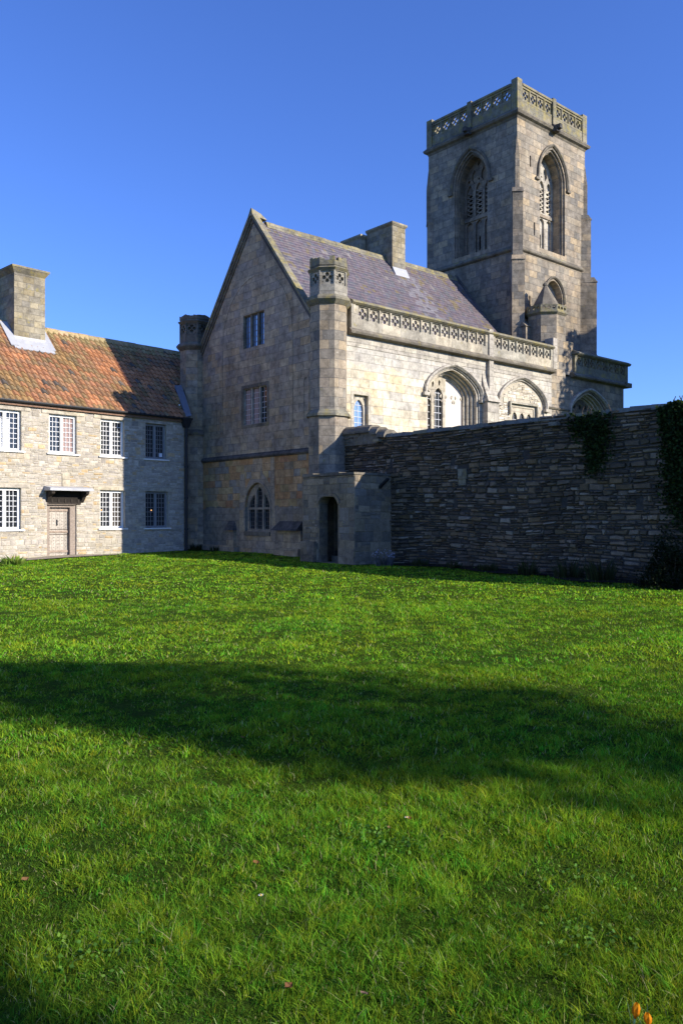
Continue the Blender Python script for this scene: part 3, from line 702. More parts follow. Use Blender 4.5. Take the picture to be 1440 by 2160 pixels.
# ================================================================ TOWER
def build_tower():
    e0, n0, W = 12.0, 1.56, 5.27; e1, n1 = e0+W, n0+W
    wx, wy = bw(e0, n0)
    root = empty('church_tower', (wx, wy, 0), ANG)
    # local frame: x = east from the SW corner, y = north
    half = W/2; Wm = lambda a, z, d: (d, a, z); Sm = lambda a, z, d: (a, d, z)
    belf = arch(half, .98, 13.85, 17.15, 1.42, 'pointed', 10)
    low = arch(half+.1, .68, 11.2, 11.75, .82, 'pointed', 8)
    def wall(mp, holes, a0, a1, slits, flip=False):
        mb = MB(); hs = [h[::-1] for h in holes]
        for a, z, hh in slits: hs.append(rect(a-.05, a+.05, z, z+hh)[::-1])
        mb.slab(rect(a0, a1, 0, 19.4), hs, 0, .8, mp)
        return mb.build('wall', 'tower_stone', root)
    wall(Wm, [belf], 0, W, []); wall(Sm, [belf, low], .801, W, [(.95, 17.3, .5), (1.25, 14.3, .6), (.9, 11.0, .55)])
    mb = MB(); mb.box(.801, W, W-.8, W, 0, 19.4); mb.box(W-.8, W, .801, W-.801, 0, 19.4); mb.box(.5, W-.5, .5, W-.5, 18.9, 19.35)
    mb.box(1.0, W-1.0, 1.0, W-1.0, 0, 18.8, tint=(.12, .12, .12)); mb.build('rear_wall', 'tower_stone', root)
    # windows
    for mp in (Wm, Sm):
        c = half
        mb = MB()
        for da, d0 in ((0.0, .09), (.05, .20)):
            out = arch(c, .981-da, 13.9, 17.15, 1.421-da*1.1); inn = arch(c, .98-da-.07, 13.9, 17.15, 1.42-da*1.1-.08)
            P0 = out[1:]+[out[0]]; Q0 = inn[1:]+[inn[0]]
            for i in range(len(P0)-1):
                mb.face([mp(*P0[i], d0), mp(*P0[i+1], d0), mp(*Q0[i+1], d0), mp(*Q0[i], d0)])
                mb.face([mp(*Q0[i], d0), mp(*Q0[i+1], d0), mp(*Q0[i+1], d0+(.2 if da == 0 else .45)), mp(*Q0[i], d0+(.2 if da == 0 else .45))])
        mb.build('window_reveal', 'tower_stone', root, fix=False)
        mb = MB(); holes = []
        X = [c-.55, c, c+.55]
        for x in X:
            holes.append(arch(x, .2, 13.95, 15.35, .22, 'pointed', 4))
            holes.append(arch(x, .2, 15.82, 16.95, .38, 'pointed', 4))
        for dx in (-.28, .28): holes.append([(c+dx, 17.33), (c+dx+.15, 17.55), (c+dx+.13, 17.8), (c+dx, 18.0), (c+dx-.13, 17.8), (c+dx-.15, 17.55)])
        holes += [circ(c, 18.2, .09, 6), circ(c-.6, 17.5, .07, 5), circ(c+.6, 17.5, .07, 5), circ(c, 17.5, .06, 4)]
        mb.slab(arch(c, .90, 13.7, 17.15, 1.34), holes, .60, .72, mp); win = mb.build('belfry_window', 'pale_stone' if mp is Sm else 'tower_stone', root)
        t = MB(); t.slab(rect(c-.85, c+.85, 15.6, 15.74), [], .54, .62, mp); t.build('transom', 'tower_stone', win)
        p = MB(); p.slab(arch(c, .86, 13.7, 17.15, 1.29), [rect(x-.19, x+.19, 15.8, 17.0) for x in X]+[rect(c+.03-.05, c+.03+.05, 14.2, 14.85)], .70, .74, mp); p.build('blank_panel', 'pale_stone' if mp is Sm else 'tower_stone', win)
        l = MB()
        for x in X:
            for k in range(6):
                z = 15.8+k*.2
                l.slab([(x-.2, z), (x-.2, z+.06), (x+.2, z+.26), (x+.2, z+.20)], [], .65, .71, mp)
                l.slab([(x+.2, z), (x+.2, z+.06), (x-.2, z+.26), (x-.2, z+.20)], [], .68, .72, mp)
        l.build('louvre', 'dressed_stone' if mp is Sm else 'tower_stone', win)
        d = MB(); d.slab(rect(c-.86, c+.86, 15.5, 18), [], .78, .799, mp, tint=(.06, .06, .06)); d.build('belfry_dark_sheet', 'tower_stone', win)  # near-black sheet, the unlit belfry inside put into its colour
        h = MB(); hp = [(c-1.1, 16.92)]+head(c, 1.06, 17.15, 1.52)+[(c+1.1, 16.92)]
        h.sweep(hp, [(0, .01), (0, -.05), (.06, -.11), (.13, -.10), (.13, .01)], mp)
        for sg_ in (-1, 1): h.slab(rect(c+sg_*1.2-.13, c+sg_*1.2+.13, 16.86, 16.96), [], -.1, .01, mp)
        h.build('hood_mould', 'mould_stone', root)
        s_ = MB(); s_.hull([mp(c-.98, 13.5, -.1), mp(c+.98, 13.5, -.1), mp(c+.98, 13.5, .68), mp(c-.98, 13.5, .68)], [mp(c-.975, 13.62, -.06), mp(c+.975, 13.62, -.06), mp(c+.975, 13.95, .68), mp(c-.975, 13.95, .68)]); s_.build('window_sill', 'coping_stone', root)
    # lower south window
    c = half+.1; mb = MB(); holes = [arch(c+dx, .24, 11.3, 11.75, .3, 'pointed', 4) for dx in (-.3, .3)]+[circ(c, 12.2, .12, 6), circ(c-.2, 12.02, .05, 5), circ(c+.2, 12.02, .05, 5)]
    mb.slab(arch(c, .678, 11.2, 11.75, .818), holes, .35, .45, Sm); lw = mb.build('window', 'pale_stone', root)
    d = MB(); d.slab(arch(c, .66, 11.2, 11.75, .8), [], .43, .54, Sm); d.build('blank_panel', 'plaster', lw)
    h = MB(); h.sweep([(c-.76, 11.6)]+head(c, .74, 11.75, .9)+[(c+.76, 11.6)], [(0, .01), (0, -.05), (.05, -.10), (.11, -.09), (.11, .01)], Sm); h.build('hood_mould', 'mould_stone', root)
    # string and cornice (all four sides)
    def band(z, prof, name, mat):
        mb = MB()
        for (o0, za), (o1, zb) in zip(prof, prof[1:]):
            mb.hull([(-o0, -o0, za), (W+o0, -o0, za), (W+o0, W+o0, za), (-o0, W+o0, za)], [(-o1, -o1, zb), (W+o1, -o1, zb), (W+o1, W+o1, zb), (-o1, W+o1, zb)], caps=False)
        return mb.build(name, mat, root)
    band(0, [(0, 13.38), (.10, 13.44), (.12, 13.5), (.0, 13.66)], 'string_course', 'mould_stone')
    band(0, [(0, 19.2), (.05, 19.3), (.16, 19.36), (.2, 19.46), (.05, 19.62), (.05, 19.64)], 'cornice', 'mould_stone')
    # parapet
    par = empty('parapet', (0, 0, 0)); par.parent = root
    mb = MB(); lay = MB(); pc = MB()
    sides = [(lambda a, z, d: (d-.05, a, z)), (lambda a, z, d: (a, d-.05, z)), (lambda a, z, d: (W+.05-d, a, z)), (lambda a, z, d: (a, W+.05-d, z))]
    for mp in sides:
        for a0, a1 in ((.3, half-.12), (half+.12, W-.3)):
            mb.slab(rect(a0, a1, 19.62, 20.06), [], 0, .2, mp)
            n = 4; pitch = (a1-a0)/n
            for i in range(n):
                x = a0+i*pitch; cell = rect(x, x+pitch, 20.06, 20.62)
                mb.slab(cell, [rect(x+.03, x+pitch-.03, 20.09, 20.59)[::-1]], 0, .05, mp, sides=False)
                lay.slab(cell, foil(x+pitch/2, 20.34, .24), .05, .13, mp, sides=False)
            pc.slab(rect(a0, a1, 20.62, 20.68), [], 0, .18, mp); pc.slab(rect(a0, a1, 20.68, 20.78), [], -.04, .2, mp)
        mb.slab(rect(half-.12, half+.12, 19.55, 20.86), [], -.07, .2, mp)
    for x in (-.05, W-.3+.05):
        for y in (-.05, W-.3+.05): mb.box(x-.02, x+.32-.05+.05, y-.02, y+.32, 19.6, 20.93)
    mb.build('panel_frame', 'coping_stone', par); lay.build('quatrefoil_tracery', 'coping_stone', par); pc.build('coping', 'coping_stone', par)
    for mp in sides[:2]:
        g = MB(); 
        for k, (r_, d0, z_) in enumerate(((.17, -.12, 19.48), (.15, -.28, 19.44), (.1, -.42, 19.5))):
            g.hull([mp(half-r_, z_-r_, d0), mp(half+r_, z_-r_, d0), mp(half+r_*.8, z_+r_, d0), mp(half-r_*.8, z_+r_, d0)], [mp(half-r_, z_-r_, d0+.18), mp(half+r_, z_-r_, d0+.18), mp(half+r_*.8, z_+r_, d0+.18), mp(half-r_*.8, z_+r_, d0+.18)])
        g.build('gargoyle', 'dark_mould', root)
    # diagonal buttresses in stages
    def buttress(x, y, dx, dy, low=True, k=1.):
        mb = MB(); a = math.atan2(dy, dx); M = Matrix.Translation((x, y, 0)) @ Matrix.Rotation(a, 4, 'Z')
        for (z0, z1, pr, hw) in (((-.0, 8.2, .70, .34), (8.2, 9.3, .62, .31), (9.3, 13.0, .50, .27), (13.0, 16.0, .24, .22)) if low else ((0, 13.0, .38, .27), (13.0, 16.0, .24, .22))):
            pr = pr*k
            mb.box(-.35, pr, -hw, hw, z0, z1-.12, M=M)
            P0 = [(-.35, -hw), (pr+.04, -hw-.03), (pr+.04, hw+.03), (-.35, hw)]; q = pr-.12; P1 = [(-.35, -hw), (q, -hw), (q, hw), (-.35, hw)]
            mb.hull([tuple(M @ Vector((px, py, z1-.12))) for px, py in P0], [tuple(M @ Vector((px, py, z1+.12))) for px, py in P1])
        # crocketed pinnacle on the shoulder
        M2 = M
        mb.box(-.2, .1, -.09, .09, 16.0, 17.6, M=M2); mb.hull([tuple(M2 @ Vector(p)) for p in ((-.1, -.08, 17.6), (.1, -.08, 17.6), (.1, .08, 17.6), (-.1, .08, 17.6))], [tuple(M2 @ Vector(p)) for p in ((-.01, -.01, 18.5), (.01, -.01, 18.5), (.01, .01, 18.5), (-.01, .01, 18.5))])
        mb.build('buttress', 'tower_stone', root)
    buttress(.02, .02, -1, -1, False); buttress(W, 0, 1, -1); buttress(0, W, -1, 1, True, .3)
    # stair turret with conical cap on the south side: centre (13.0, .8) of the hall frame
    tx, ty, r_ = 13.0-e0, .8-n0, .8
    t = empty('stair_turret', (0, 0, 0)); t.parent = root
    mb = MB(); mb.prism(tx, ty, r_, 6.5, 10.45); mb.box(tx-.2, tx+.95, ty-.78, ty+.8, 7.9, 9.35); mb.box(11.86-e0, tx, 1.0-n0, 1.75-n0, 7.5, 9.95)
    mb.hull([(11.82-e0, .96-n0, 9.95), (tx, .96-n0, 9.95), (tx, 1.75-n0, 9.95), (11.82-e0, 1.75-n0, 9.95)], [(11.86-e0, 1.5-n0, 10.5), (tx, 1.5-n0, 10.5), (tx, 1.75-n0, 10.5), (11.86-e0, 1.75-n0, 10.5)])
    mb.build('shaft', 'tower_stone', t)
    mb = MB(); mb.prism(tx, ty, r_, 10.40, 10.5, r1=r_+.09); mb.prism(tx, ty, r_+.09, 10.5, 10.56); side = 2*(r_+.04)*math.tan(math.pi/8)
    for k in range(8):
        a = k*math.pi/4; nx, ny = math.cos(a), math.sin(a)
        mp = lambda u_, z_, d_, nx=nx, ny=ny: (tx+nx*(r_+.04-d_)-ny*u_, ty+ny*(r_+.04-d_)+nx*u_, z_)
        mb.slab(rect(-side/2, side/2, 10.56, 10.84), [circ(-side/3.2, 10.7, .075, 6), circ(0, 10.7, .075, 6), circ(side/3.2, 10.7, .075, 6)], 0, .1, mp)
    mb.build('battlement', 'coping_stone', t)
    mb = MB(); mb.prism(tx, ty, r_-.1, 10.5, 11.0, r1=.52); mb.prism(tx, ty, .52, 11.0, 11.85, r1=.07); mb.prism(tx, ty, .11, 11.85, 11.93); mb.prism(tx, ty, .08, 11.93, 12.02, r1=.02); mb.build('conical_cap', 'mould_stone', t)
    tag(root, 'square medieval church tower with belfry windows and pierced parapet', 'church tower')
    return root

# ================================================================ TILED HOUSE
def build_house():
    ang = math.atan2(.7313, .682)
    root = empty('tiled_stone_house', (-6.137, 31.6, 0), ang)
    F = lambda a, z, d: (a, d, z)           # d into the house
    wins = []                                # (a0,a1,z0,z1)
    for a0, a1 in ((-7.46, -6.42), (-5.46, -4.44), (-3.52, -2.56), (-1.66, -.74)): wins.append((a0, a1, 3.88, 5.2))
    for a0, a1 in ((-7.46, -6.43), (-3.54, -2.54), (-1.66, -.66)): wins.append((a0, a1, 1.30, 2.66))
    door = (-5.53, -4.45, .2, 2.2)
    mb = MB(); mb.slab(rect(-13, .1, -.4, 5.55), [rect(*w_)[::-1] for w_ in wins]+[rect(*door)[::-1]], 0, .5, F); wall = mb.build('front_wall', 'mortar_light', root)
    ex = [(a0-.0, a1+.0, z0, z1) for a0, a1, z0, z1 in wins+[door]]+[(a0-.28, a1+.3, z1, z1+.13) for a0, a1, z0, z1 in wins]+[(a0-.08, a1+.1, z0-.06, z0) for a0, a1, z0, z1 in wins]+[(-5.0, -4.7, 2.72, 3.2)]
    st = MB(); rnd = random.Random(11)
    rubble(st, F, -9.5, .095, .1, 5.5, ex, (.05, .13), (.08, .36), 0, (.004, .016), RUB_WARM, .009, None, .05, rnd); st.build('rubble_facing', 'rubble', wall)
    mb = MB()
    for a0, a1, z0, z1 in wins: mb.slab(rect(a0-.27, min(a1+.29, .09), z1+.01, z1+.12), [], -.025, .02, F); mb.cut()
    mb.each('lintel', 'dressed_stone', wall); mb = MB(); mb.slab(rect(-4.99, -4.71, 2.73, 3.19), [], -.03, .0, F); mb.build('carved_block', 'dressed_stone', wall)
    mb = MB()
    for a0, a1, z0, z1 in wins: mb.slab(rect(a0-.08, a1+.1, z0-.05, z0+.0), [], -.07, .2, F); mb.cut()
    mb.each('window_sill', 'white_paint', wall)
    for i, (a0, a1, z0, z1) in enumerate(wins):
        fr = MB(); c = (a0+a1)/2; lw = (c-.055-(a0+.075)); Ls = [(a0+.075, c-.055), (c+.055, a1-.075)]
        fr.slab(rect(a0+.002, a1-.002, z0+.002, z1-.002), [rect(x0, x1, z0+.08, z1-.08)[::-1] for x0, x1 in Ls], .10, .2, F)
        wnd = fr.build('window', 'white_paint' if a0 < -2 else 'shaded_paint', root)
        g = MB(); b = MB()
        for x0, x1 in Ls:
            g.slab(rect(x0, x1, z0+.08, z1-.08), [], .165, .19, F)
            for k in (1, 2): xx = x0+(x1-x0)*k/3; b.slab(rect(xx-.009, xx+.009, z0+.08, z1-.08), [], .14, .1645, F)
            for k in range(1, 7): zz = z0+.08+(z1-z0-.16)*k/7; b.slab(rect(x0, x1, zz-.009, zz+.009), [], .138, .164, F)
        g.build('pane', 'glass', wnd); b.build('glazing_bars', 'lead_came' if a0 < -2 else 'shaded_paint', wnd)
        for sx in (a0+.06,):
            hbar = MB(); hbar.slab([(sx, z0-.01), (sx+.2, z0+.02), (sx+.2, z0+.035), (sx, z0+.01)], [], .0, .06, F); hbar.build('casement_stay', 'iron', wnd)
        if i == 0:
            cu = MB(); cu.slab(rect(a0+.1, c+.18, z0+.09, z1-.28), [], .1645, .1649, F); cu.build('curtain', 'curtain', wnd)
        if i in (1, 5):  # sheets colouring the right panes; the brown one stands in for a reflection
            cu = MB(); cu.slab(rect(c+.06, a1-.08, z0+.09, z1-.09), [], .1645, .1649, F); cu.build('curtain', 'net_curtain' if i == 1 else 'dark_oak', wnd)
        if i == 3:
            cu = MB(); cu.slab(rect(a1-.24, a1-.10, z0+.1, z0+.24), [], .128, .136, F); cu.build('notice', 'paper', wnd)
        if i == 6:
            cu = MB(); cu.slab(circ(c-.16, z0+.66, .022, 8), [], .13, .137, F); cu.build('wall_lamp', 'lamp_glow', wnd)
        if i == 5:
            cu = MB(); cu.slab(circ(a0+.13, z0+.66, .018, 8), [], .13, .137, F); cu.build('wall_lamp', 'lamp_glow', wnd)
    # door, frame, canopy
    a0, a1, z0, z1 = door
    fr = MB(); fr.slab(rect(a0+.002, a1-.002, z0+.05, z1-.002), [rect(a0+.12, a1-.22, z0+.06, z1-.16)[::-1]], .05, .3, F); fr.slab(rect(a0+.01, a1-.05, 2.12, 2.2), [], -.03, .05, F); fr.build('door_frame', 'frame_oak', root)
    d = MB(); x = a0+.12
    while x < a1-.24:
        x1 = min(x+.145, a1-.22); k = random.uniform(.85, 1.25); d.slab(rect(x+.004, x1-.004, .28, z1-.16), [], .17, .22, F, tint=(k, k, k*.98)); x = x1
    door_o = d.build('door', 'oak', root)
    d = MB()
    for zz in (.5, 1.17, 1.9): d.cut(); d.slab(rect(a0+.12, a1-.22, zz, zz+.07), [], .145, .17, F, tint=(1.15, 1.1, 1.05))
    for zz in (1.1, 1.28): d.cut(); d.slab(rect(a0+.12, a1-.22, zz, zz+.02), [], .15, .17, F, tint=(.5, .5, .5))
    d.each('batten', 'frame_oak', door_o)
    d = MB(); rn = random.Random(2)
    for i in range(5):
        for j in range(16):
            cx = a0+.19+i*.145; cz = .35+j*.11; d.slab(circ(cx+rn.uniform(-.01, .01), cz, .011, 5), [], .155, .171, F)
    d.slab(rect(a0+.42, a0+.46, 1.42, 1.62), [], .14, .17, F); d.build('door_studs', 'iron', door_o)
    ca = MB(); ca.box(-5.66, -4.06, -.48, .0, 2.60, 2.66); ca.hull([(-5.66, -.48, 2.66), (-4.06, -.48, 2.66), (-4.06, 0, 2.66), (-5.66, 0, 2.66)], [(-5.64, -.46, 2.69), (-4.08, -.46, 2.69), (-4.08, 0, 2.76), (-5.64, 0, 2.76)])
    can = ca.build('door_canopy', 'lead', root)
    br = MB()
    for x in (-5.56, -4.3):
        pts = [(0, 2.2), (0, 2.6), (-.42, 2.6), (-.4, 2.5), (-.2, 2.42), (-.08, 2.28)]
        br.cut(); br.hull([(x, p[0], p[1]) for p in pts], [(x+.11, p[0], p[1]) for p in pts])
    br.cut()
    for k in range(5): br.box(-5.4+.24*k, -5.35+.24*k, -.06, 0, 2.2, 2.32)
    br.box(-5.5, -4.3, -.04, .0, 2.14, 2.2); br.each('bracket', 'dark_oak', can)
    mb = MB(); mb.slab(rect(-5.5, -4.3, 2.2, 2.598), [], -.034, .0, F, tint=(.5, .5, .5)); mb.build('canopy_boarding', 'dark_oak', can)
    # closing walls
    mb = MB(); mb.box(-13, 2.2, 5.6, 6.0, -.4, 5.5); gp = [(0.5, -.4), (6, -.4), (6, 5.5), (3, 8.55), (.5, 6.0)]
    mb.hull([(-13, p[0], p[1]) for p in gp], [(-12.6, p[0], p[1]) for p in gp]); mb.box(-.3, .098, .5, 1.6, -.4, 5.9)
    mb.build('rear_wall', 'mortar_light', root)
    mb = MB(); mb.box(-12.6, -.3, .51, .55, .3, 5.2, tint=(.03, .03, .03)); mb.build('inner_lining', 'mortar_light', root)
    # ---- pantile roof
    zt = lambda b: 5.62+1.033*b
    rows = 17; b0, b1 = -.14, 3.0; cs = 1/math.hypot(1, 1.033); up = (0, -1.033*cs, cs)
    tb = MB(); wt = .215; nseg = 6
    pal = [(.34, .165, .08), (.31, .155, .08), (.28, .155, .08), (.36, .17, .08), (.26, .155, .075), (.30, .17, .09), (.25, .15, .085), (.33, .155, .08), (.27, .175, .085)]
    prof = [(0, .0), (.18, .045), (.36, .058), (.54, .038), (.72, .008), (.86, -.008), (1.0, .0)]
    rt = random.Random(21)
    ncol = int(15.5/wt)
    for r_ in range(rows):
        ba = b0+(b1-b0)*r_/rows; bb = b0+(b1-b0)*(r_+1.12)/rows; bb = min(bb, b1)
        for cidx in range(ncol):
            x = -13.1+cidx*wt
            if x+wt*.6 > (.22+.36*max(0, ba) if ba < 1.3 else 2.35): continue
            nz = noise.noise(Vector((x*.5, ba*.9, 2)))+.5*noise.noise(Vector((x*1.7, ba*2.5, 9)))
            k = rt.choice(pal)
            if nz < -.18: k = rt.choice([(.27, .165, .07), (.24, .15, .07), (.30, .18, .075), (.20, .14, .07), (.31, .15, .07)])
            if nz > .28: k = rt.choice([(.42, .19, .085), (.38, .175, .08), (.44, .21, .10)])
            if ba > 2.5: k = rt.choice([(.30, .22, .10), (.26, .2, .09), (.34, .2, .1), (.33, .25, .12)])
            if rt.random() < .04: k = (.12, .10, .08)
            f = rt.uniform(.82, 1.2); k = tuple(c*f for c in k); j = rt.uniform(-.006, .006); js = rt.uniform(-.012, .012)
            lo, hi = [], []
            for px, ph in prof:
                h0 = ph*1.15+.032+j; h1 = ph+.004
                lo.append((x+px*(wt+.012), ba+js+up[1]*h0, zt(ba+js)+up[2]*h0)); hi.append((x+px*(wt+.004), bb+up[1]*h1, zt(bb)+up[2]*h1))
            i = len(tb.v); n = len(prof); tb.v += lo+hi
            for q in range(n-1): tb.f.append((i+q, i+q+1, i+n+q+1, i+n+q)); tb.t.append(k)
            lw = [(p[0], p[1]-up[1]*.026, p[2]-up[2]*.026) for p in lo]; i2 = len(tb.v); tb.v += lw
            for q in range(n-1): tb.f.append((i2+q, i2+q+1, i+q+1, i+q)); tb.t.append(tuple(c*.9 for c in k))
    roof = tb.build('roof', 'pantile', root, fix=False)
    mb = MB()
    def deck(x0, x1, ba, bb): mb.hull([(x0, ba, zt(ba)-.02), (x0, bb, zt(bb)-.02), (x0, bb, zt(bb)-.16), (x0, ba, zt(ba)-.16)], [(x1, ba, zt(ba)-.02), (x1, bb, zt(bb)-.02), (x1, bb, zt(bb)-.16), (x1, ba, zt(ba)-.16)], tint=(.2, .12, .08))
    deck(-13.1, .2, -.1, 1.0); deck(-13.1, 2.3, 1.001, 3.0)
    mb.hull([(-13.1, 3.0, zt(3)-.02), (-13.1, 6.1, zt(-.1)-.02), (-13.1, 3.0, zt(3)-.2)], [(2.3, 3.0, zt(3)-.02), (2.3, 6.1, zt(-.1)-.02), (2.3, 3.0, zt(3)-.2)], tint=(.2, .12, .08)); mb.build('roof_deck', 'pantile', roof)
    mb = MB(); x = -13.0
    while x < 2.1:
        ww = rt.uniform(.4, .47); k = rt.choice([(.30, .24, .12), (.36, .27, .14), (.28, .22, .12), (.38, .3, .18)]); j = rt.uniform(-.008, .008)
        if not (-5.6 < x < -4.4 and False):
            A = [(x, 3+q[0], zt(3)+q[1]+j) for q in ((-.16, -.13), (-.1, .05), (0, .10), (.1, .05), (.16, -.13))]; B = [(x+ww-.01, q[1], q[2]) for q in A]; mb.hull(A, B, tint=k)
        x += ww
    mb.build('ridge_tiles', 'pantile', roof)
    # chimney
    c = MB(); c.box(-5.58, -4.42, 2.3, 3.5, 7.8, 10.42); ch = c.build('chimney', 'chimney_stone', roof)
    c = MB(); c.hull([(-5.58, 2.3, 10.42), (-4.42, 2.3, 10.42), (-4.42, 3.5, 10.42), (-5.58, 3.5, 10.42)], [(-5.70, 2.18, 10.6), (-4.30, 2.18, 10.6), (-4.30, 3.62, 10.6), (-5.70, 3.62, 10.6)]); c.box(-5.71, -4.29, 2.17, 3.63, 10.6, 10.67); 
    cap = c.build('chimney_cap', 'coping_stone', roof)
    c = MB(); 
    def onroof(x, b, h): return (x, b+up[1]*h, zt(b)+up[2]*h)
    c.hull([onroof(-5.75, 1.9, .03), onroof(-4.25, 1.9, .03), onroof(-4.25, 2.3, .03), onroof(-5.75, 2.3, .03)], [onroof(-5.75, 1.9, .085), onroof(-4.25, 1.9, .085), onroof(-4.25, 2.3, .1), onroof(-5.75, 2.3, .1)])
    for x0, x1 in ((-5.85, -5.581), (-4.419, -4.2)):
        c.hull([onroof(x0, 2.0, .05), onroof(x1, 2.0, .05), onroof(x1, 2.95, .05), onroof(x0, 2.95, .05)], [onroof(x0, 2.0, .092), onroof(x1, 2.0, .12), onroof(x1, 2.95, .12), onroof(x0, 2.95, .092)])
    c.box(-5.60, -4.40, 2.27, 2.299, 7.9, 8.16); c.build('flashing', 'lead', roof)
    c = MB(); c.hull([onroof(.06, -.1, .05), onroof(.26, -.1, .05), onroof(.76, 1.25, .05), onroof(.48, 1.25, .05)], [onroof(.06, -.1, .09), onroof(.28, -.1, .16), onroof(.78, 1.25, .16), onroof(.48, 1.25, .09)]); c.build('flashing', 'shaded_lead', roof)
    # gutter
    c = MB(); n = 6
    pr = [(-.17+.055*math.cos(t), 5.50+.055*math.sin(t)) for t in [math.pi*(1+k/n) for k in range(n+1)]]+[(-.115, 5.52), (-.225, 5.52)]
    c.hull([(-13, p[0], p[1]) for p in pr], [(.14, p[0], p[1]) for p in pr]); c.box(-13, .15, -.115, 0, 5.48, 5.56); c.build('gutter', 'iron', roof)
    tag(root, 'long low stone house with orange pantile roof and white leaded windows', 'house')
    return root

# ================================================================ GARDEN WALL, PORCH
def build_garden_wall():
    wx, wy = bw(.25, 0); root = empty('garden_wall', (wx, wy, 0), ANG)
    mp = lambda a, z, d: (d, a, z)
    top = lambda n: 4.28+.03*noise.noise(Vector((n*.8, 0, 0)))+(.13 if n > -2.1 else 0)
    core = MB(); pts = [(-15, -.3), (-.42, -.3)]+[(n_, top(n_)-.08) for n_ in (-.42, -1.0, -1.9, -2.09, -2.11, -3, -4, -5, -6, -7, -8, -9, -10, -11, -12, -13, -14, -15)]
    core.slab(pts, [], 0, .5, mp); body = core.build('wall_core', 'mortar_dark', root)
    st = MB(); rnd = random.Random(5)
    holes = [(-7.68, -7.5, 3.22, 3.38), (-5.14, -5.02, 3.26, 3.42), (-5.24, -5.12, 1.98, 2.2), (-8.82, -8.65, 1.98, 2.1), (-10.82, -10.66, 1.94, 2.12), (-2.66, -2.55, 3.2, 3.42)]
    big = (-5.62, -5.27, 2.58, 3.08)
    def ok(a, b, z0, z1): return z1 < top((a+b)/2)-.03
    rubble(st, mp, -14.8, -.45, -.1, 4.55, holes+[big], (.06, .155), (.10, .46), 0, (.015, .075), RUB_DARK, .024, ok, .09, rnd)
    st.build('rubble_facing', 'rubble', body)
    # rough rear face and the top course
    tp = MB(); rn = random.Random(8); n_ = -14.9
    while n_ < -2.2:
        L = rn.uniform(.3, .7); e_ = min(n_+L-.01, -2.1); z = top((n_+e_)/2); k = rn.choice([(.20, .19, .16), (.17, .165, .15), (.24, .21, .14)]); f = rn.uniform(.8, 1.2); k = tuple(c*f for c in k); j = rn.uniform(-.02, .015)
        tp.hull([(-.06+rn.uniform(-.02, .02), n_, z-.12), (.56, n_, z-.12), (.56, e_, z-.12), (-.06+rn.uniform(-.02, .02), e_, z-.12)], [(-.02, n_, z-.01+j), (.5, n_, z-.01+j), (.5, e_, z-.01-j), (-.02, e_, z-.01-j)], tint=k); n_ += L
    tp.build('top_course', 'rubble', body)
    cp = MB(); segs = [(-.44, -1.05, 4.56), (-1.06, -1.72, 4.56), (-1.73, -2.05, 4.47), (-2.06, -2.4, 4.36)]
    prf = lambda z: [(-.14, z-.2), (-.14, z-.13), (-.08, z-.02), (.02, z+.05), (.3, z+.05), (.56, z-.1), (.56, z-.2)]
    for n0, n1, z in segs: cp.hull([(p[0], n0, p[1]+.02) for p in prf(z)], [(p[0], n1, p[1]) for p in prf(z)])
    cp.box(-.05, .5, -2.05, -.43, 4.0, 4.37); cp.build('coping', 'mould_stone', root)
    c = MB(); c.slab(rect(-5.60, -5.29, 2.78, 3.06), [], -.06, .0, mp); c.cut(); c.slab(rect(-5.56, -5.3, 2.6, 2.77), [], -.04, .0, mp); c.cut(); c.slab(rect(-8.62, -8.36, 4.0, 4.1), [], -.16, .0, mp); c.cut(); c.slab(rect(-2.2, -1.98, 4.04, 4.12), [], -.2, 0, mp)
    c.each('projecting_stone', 'dressed_stone', root)
    for o in root.children:
        if o.name.startswith('projecting'): o.data.materials[0] = MAT['chimney_stone']
    tag(root, 'tall dark rubble garden wall in shadow running right from the turret', 'wall')
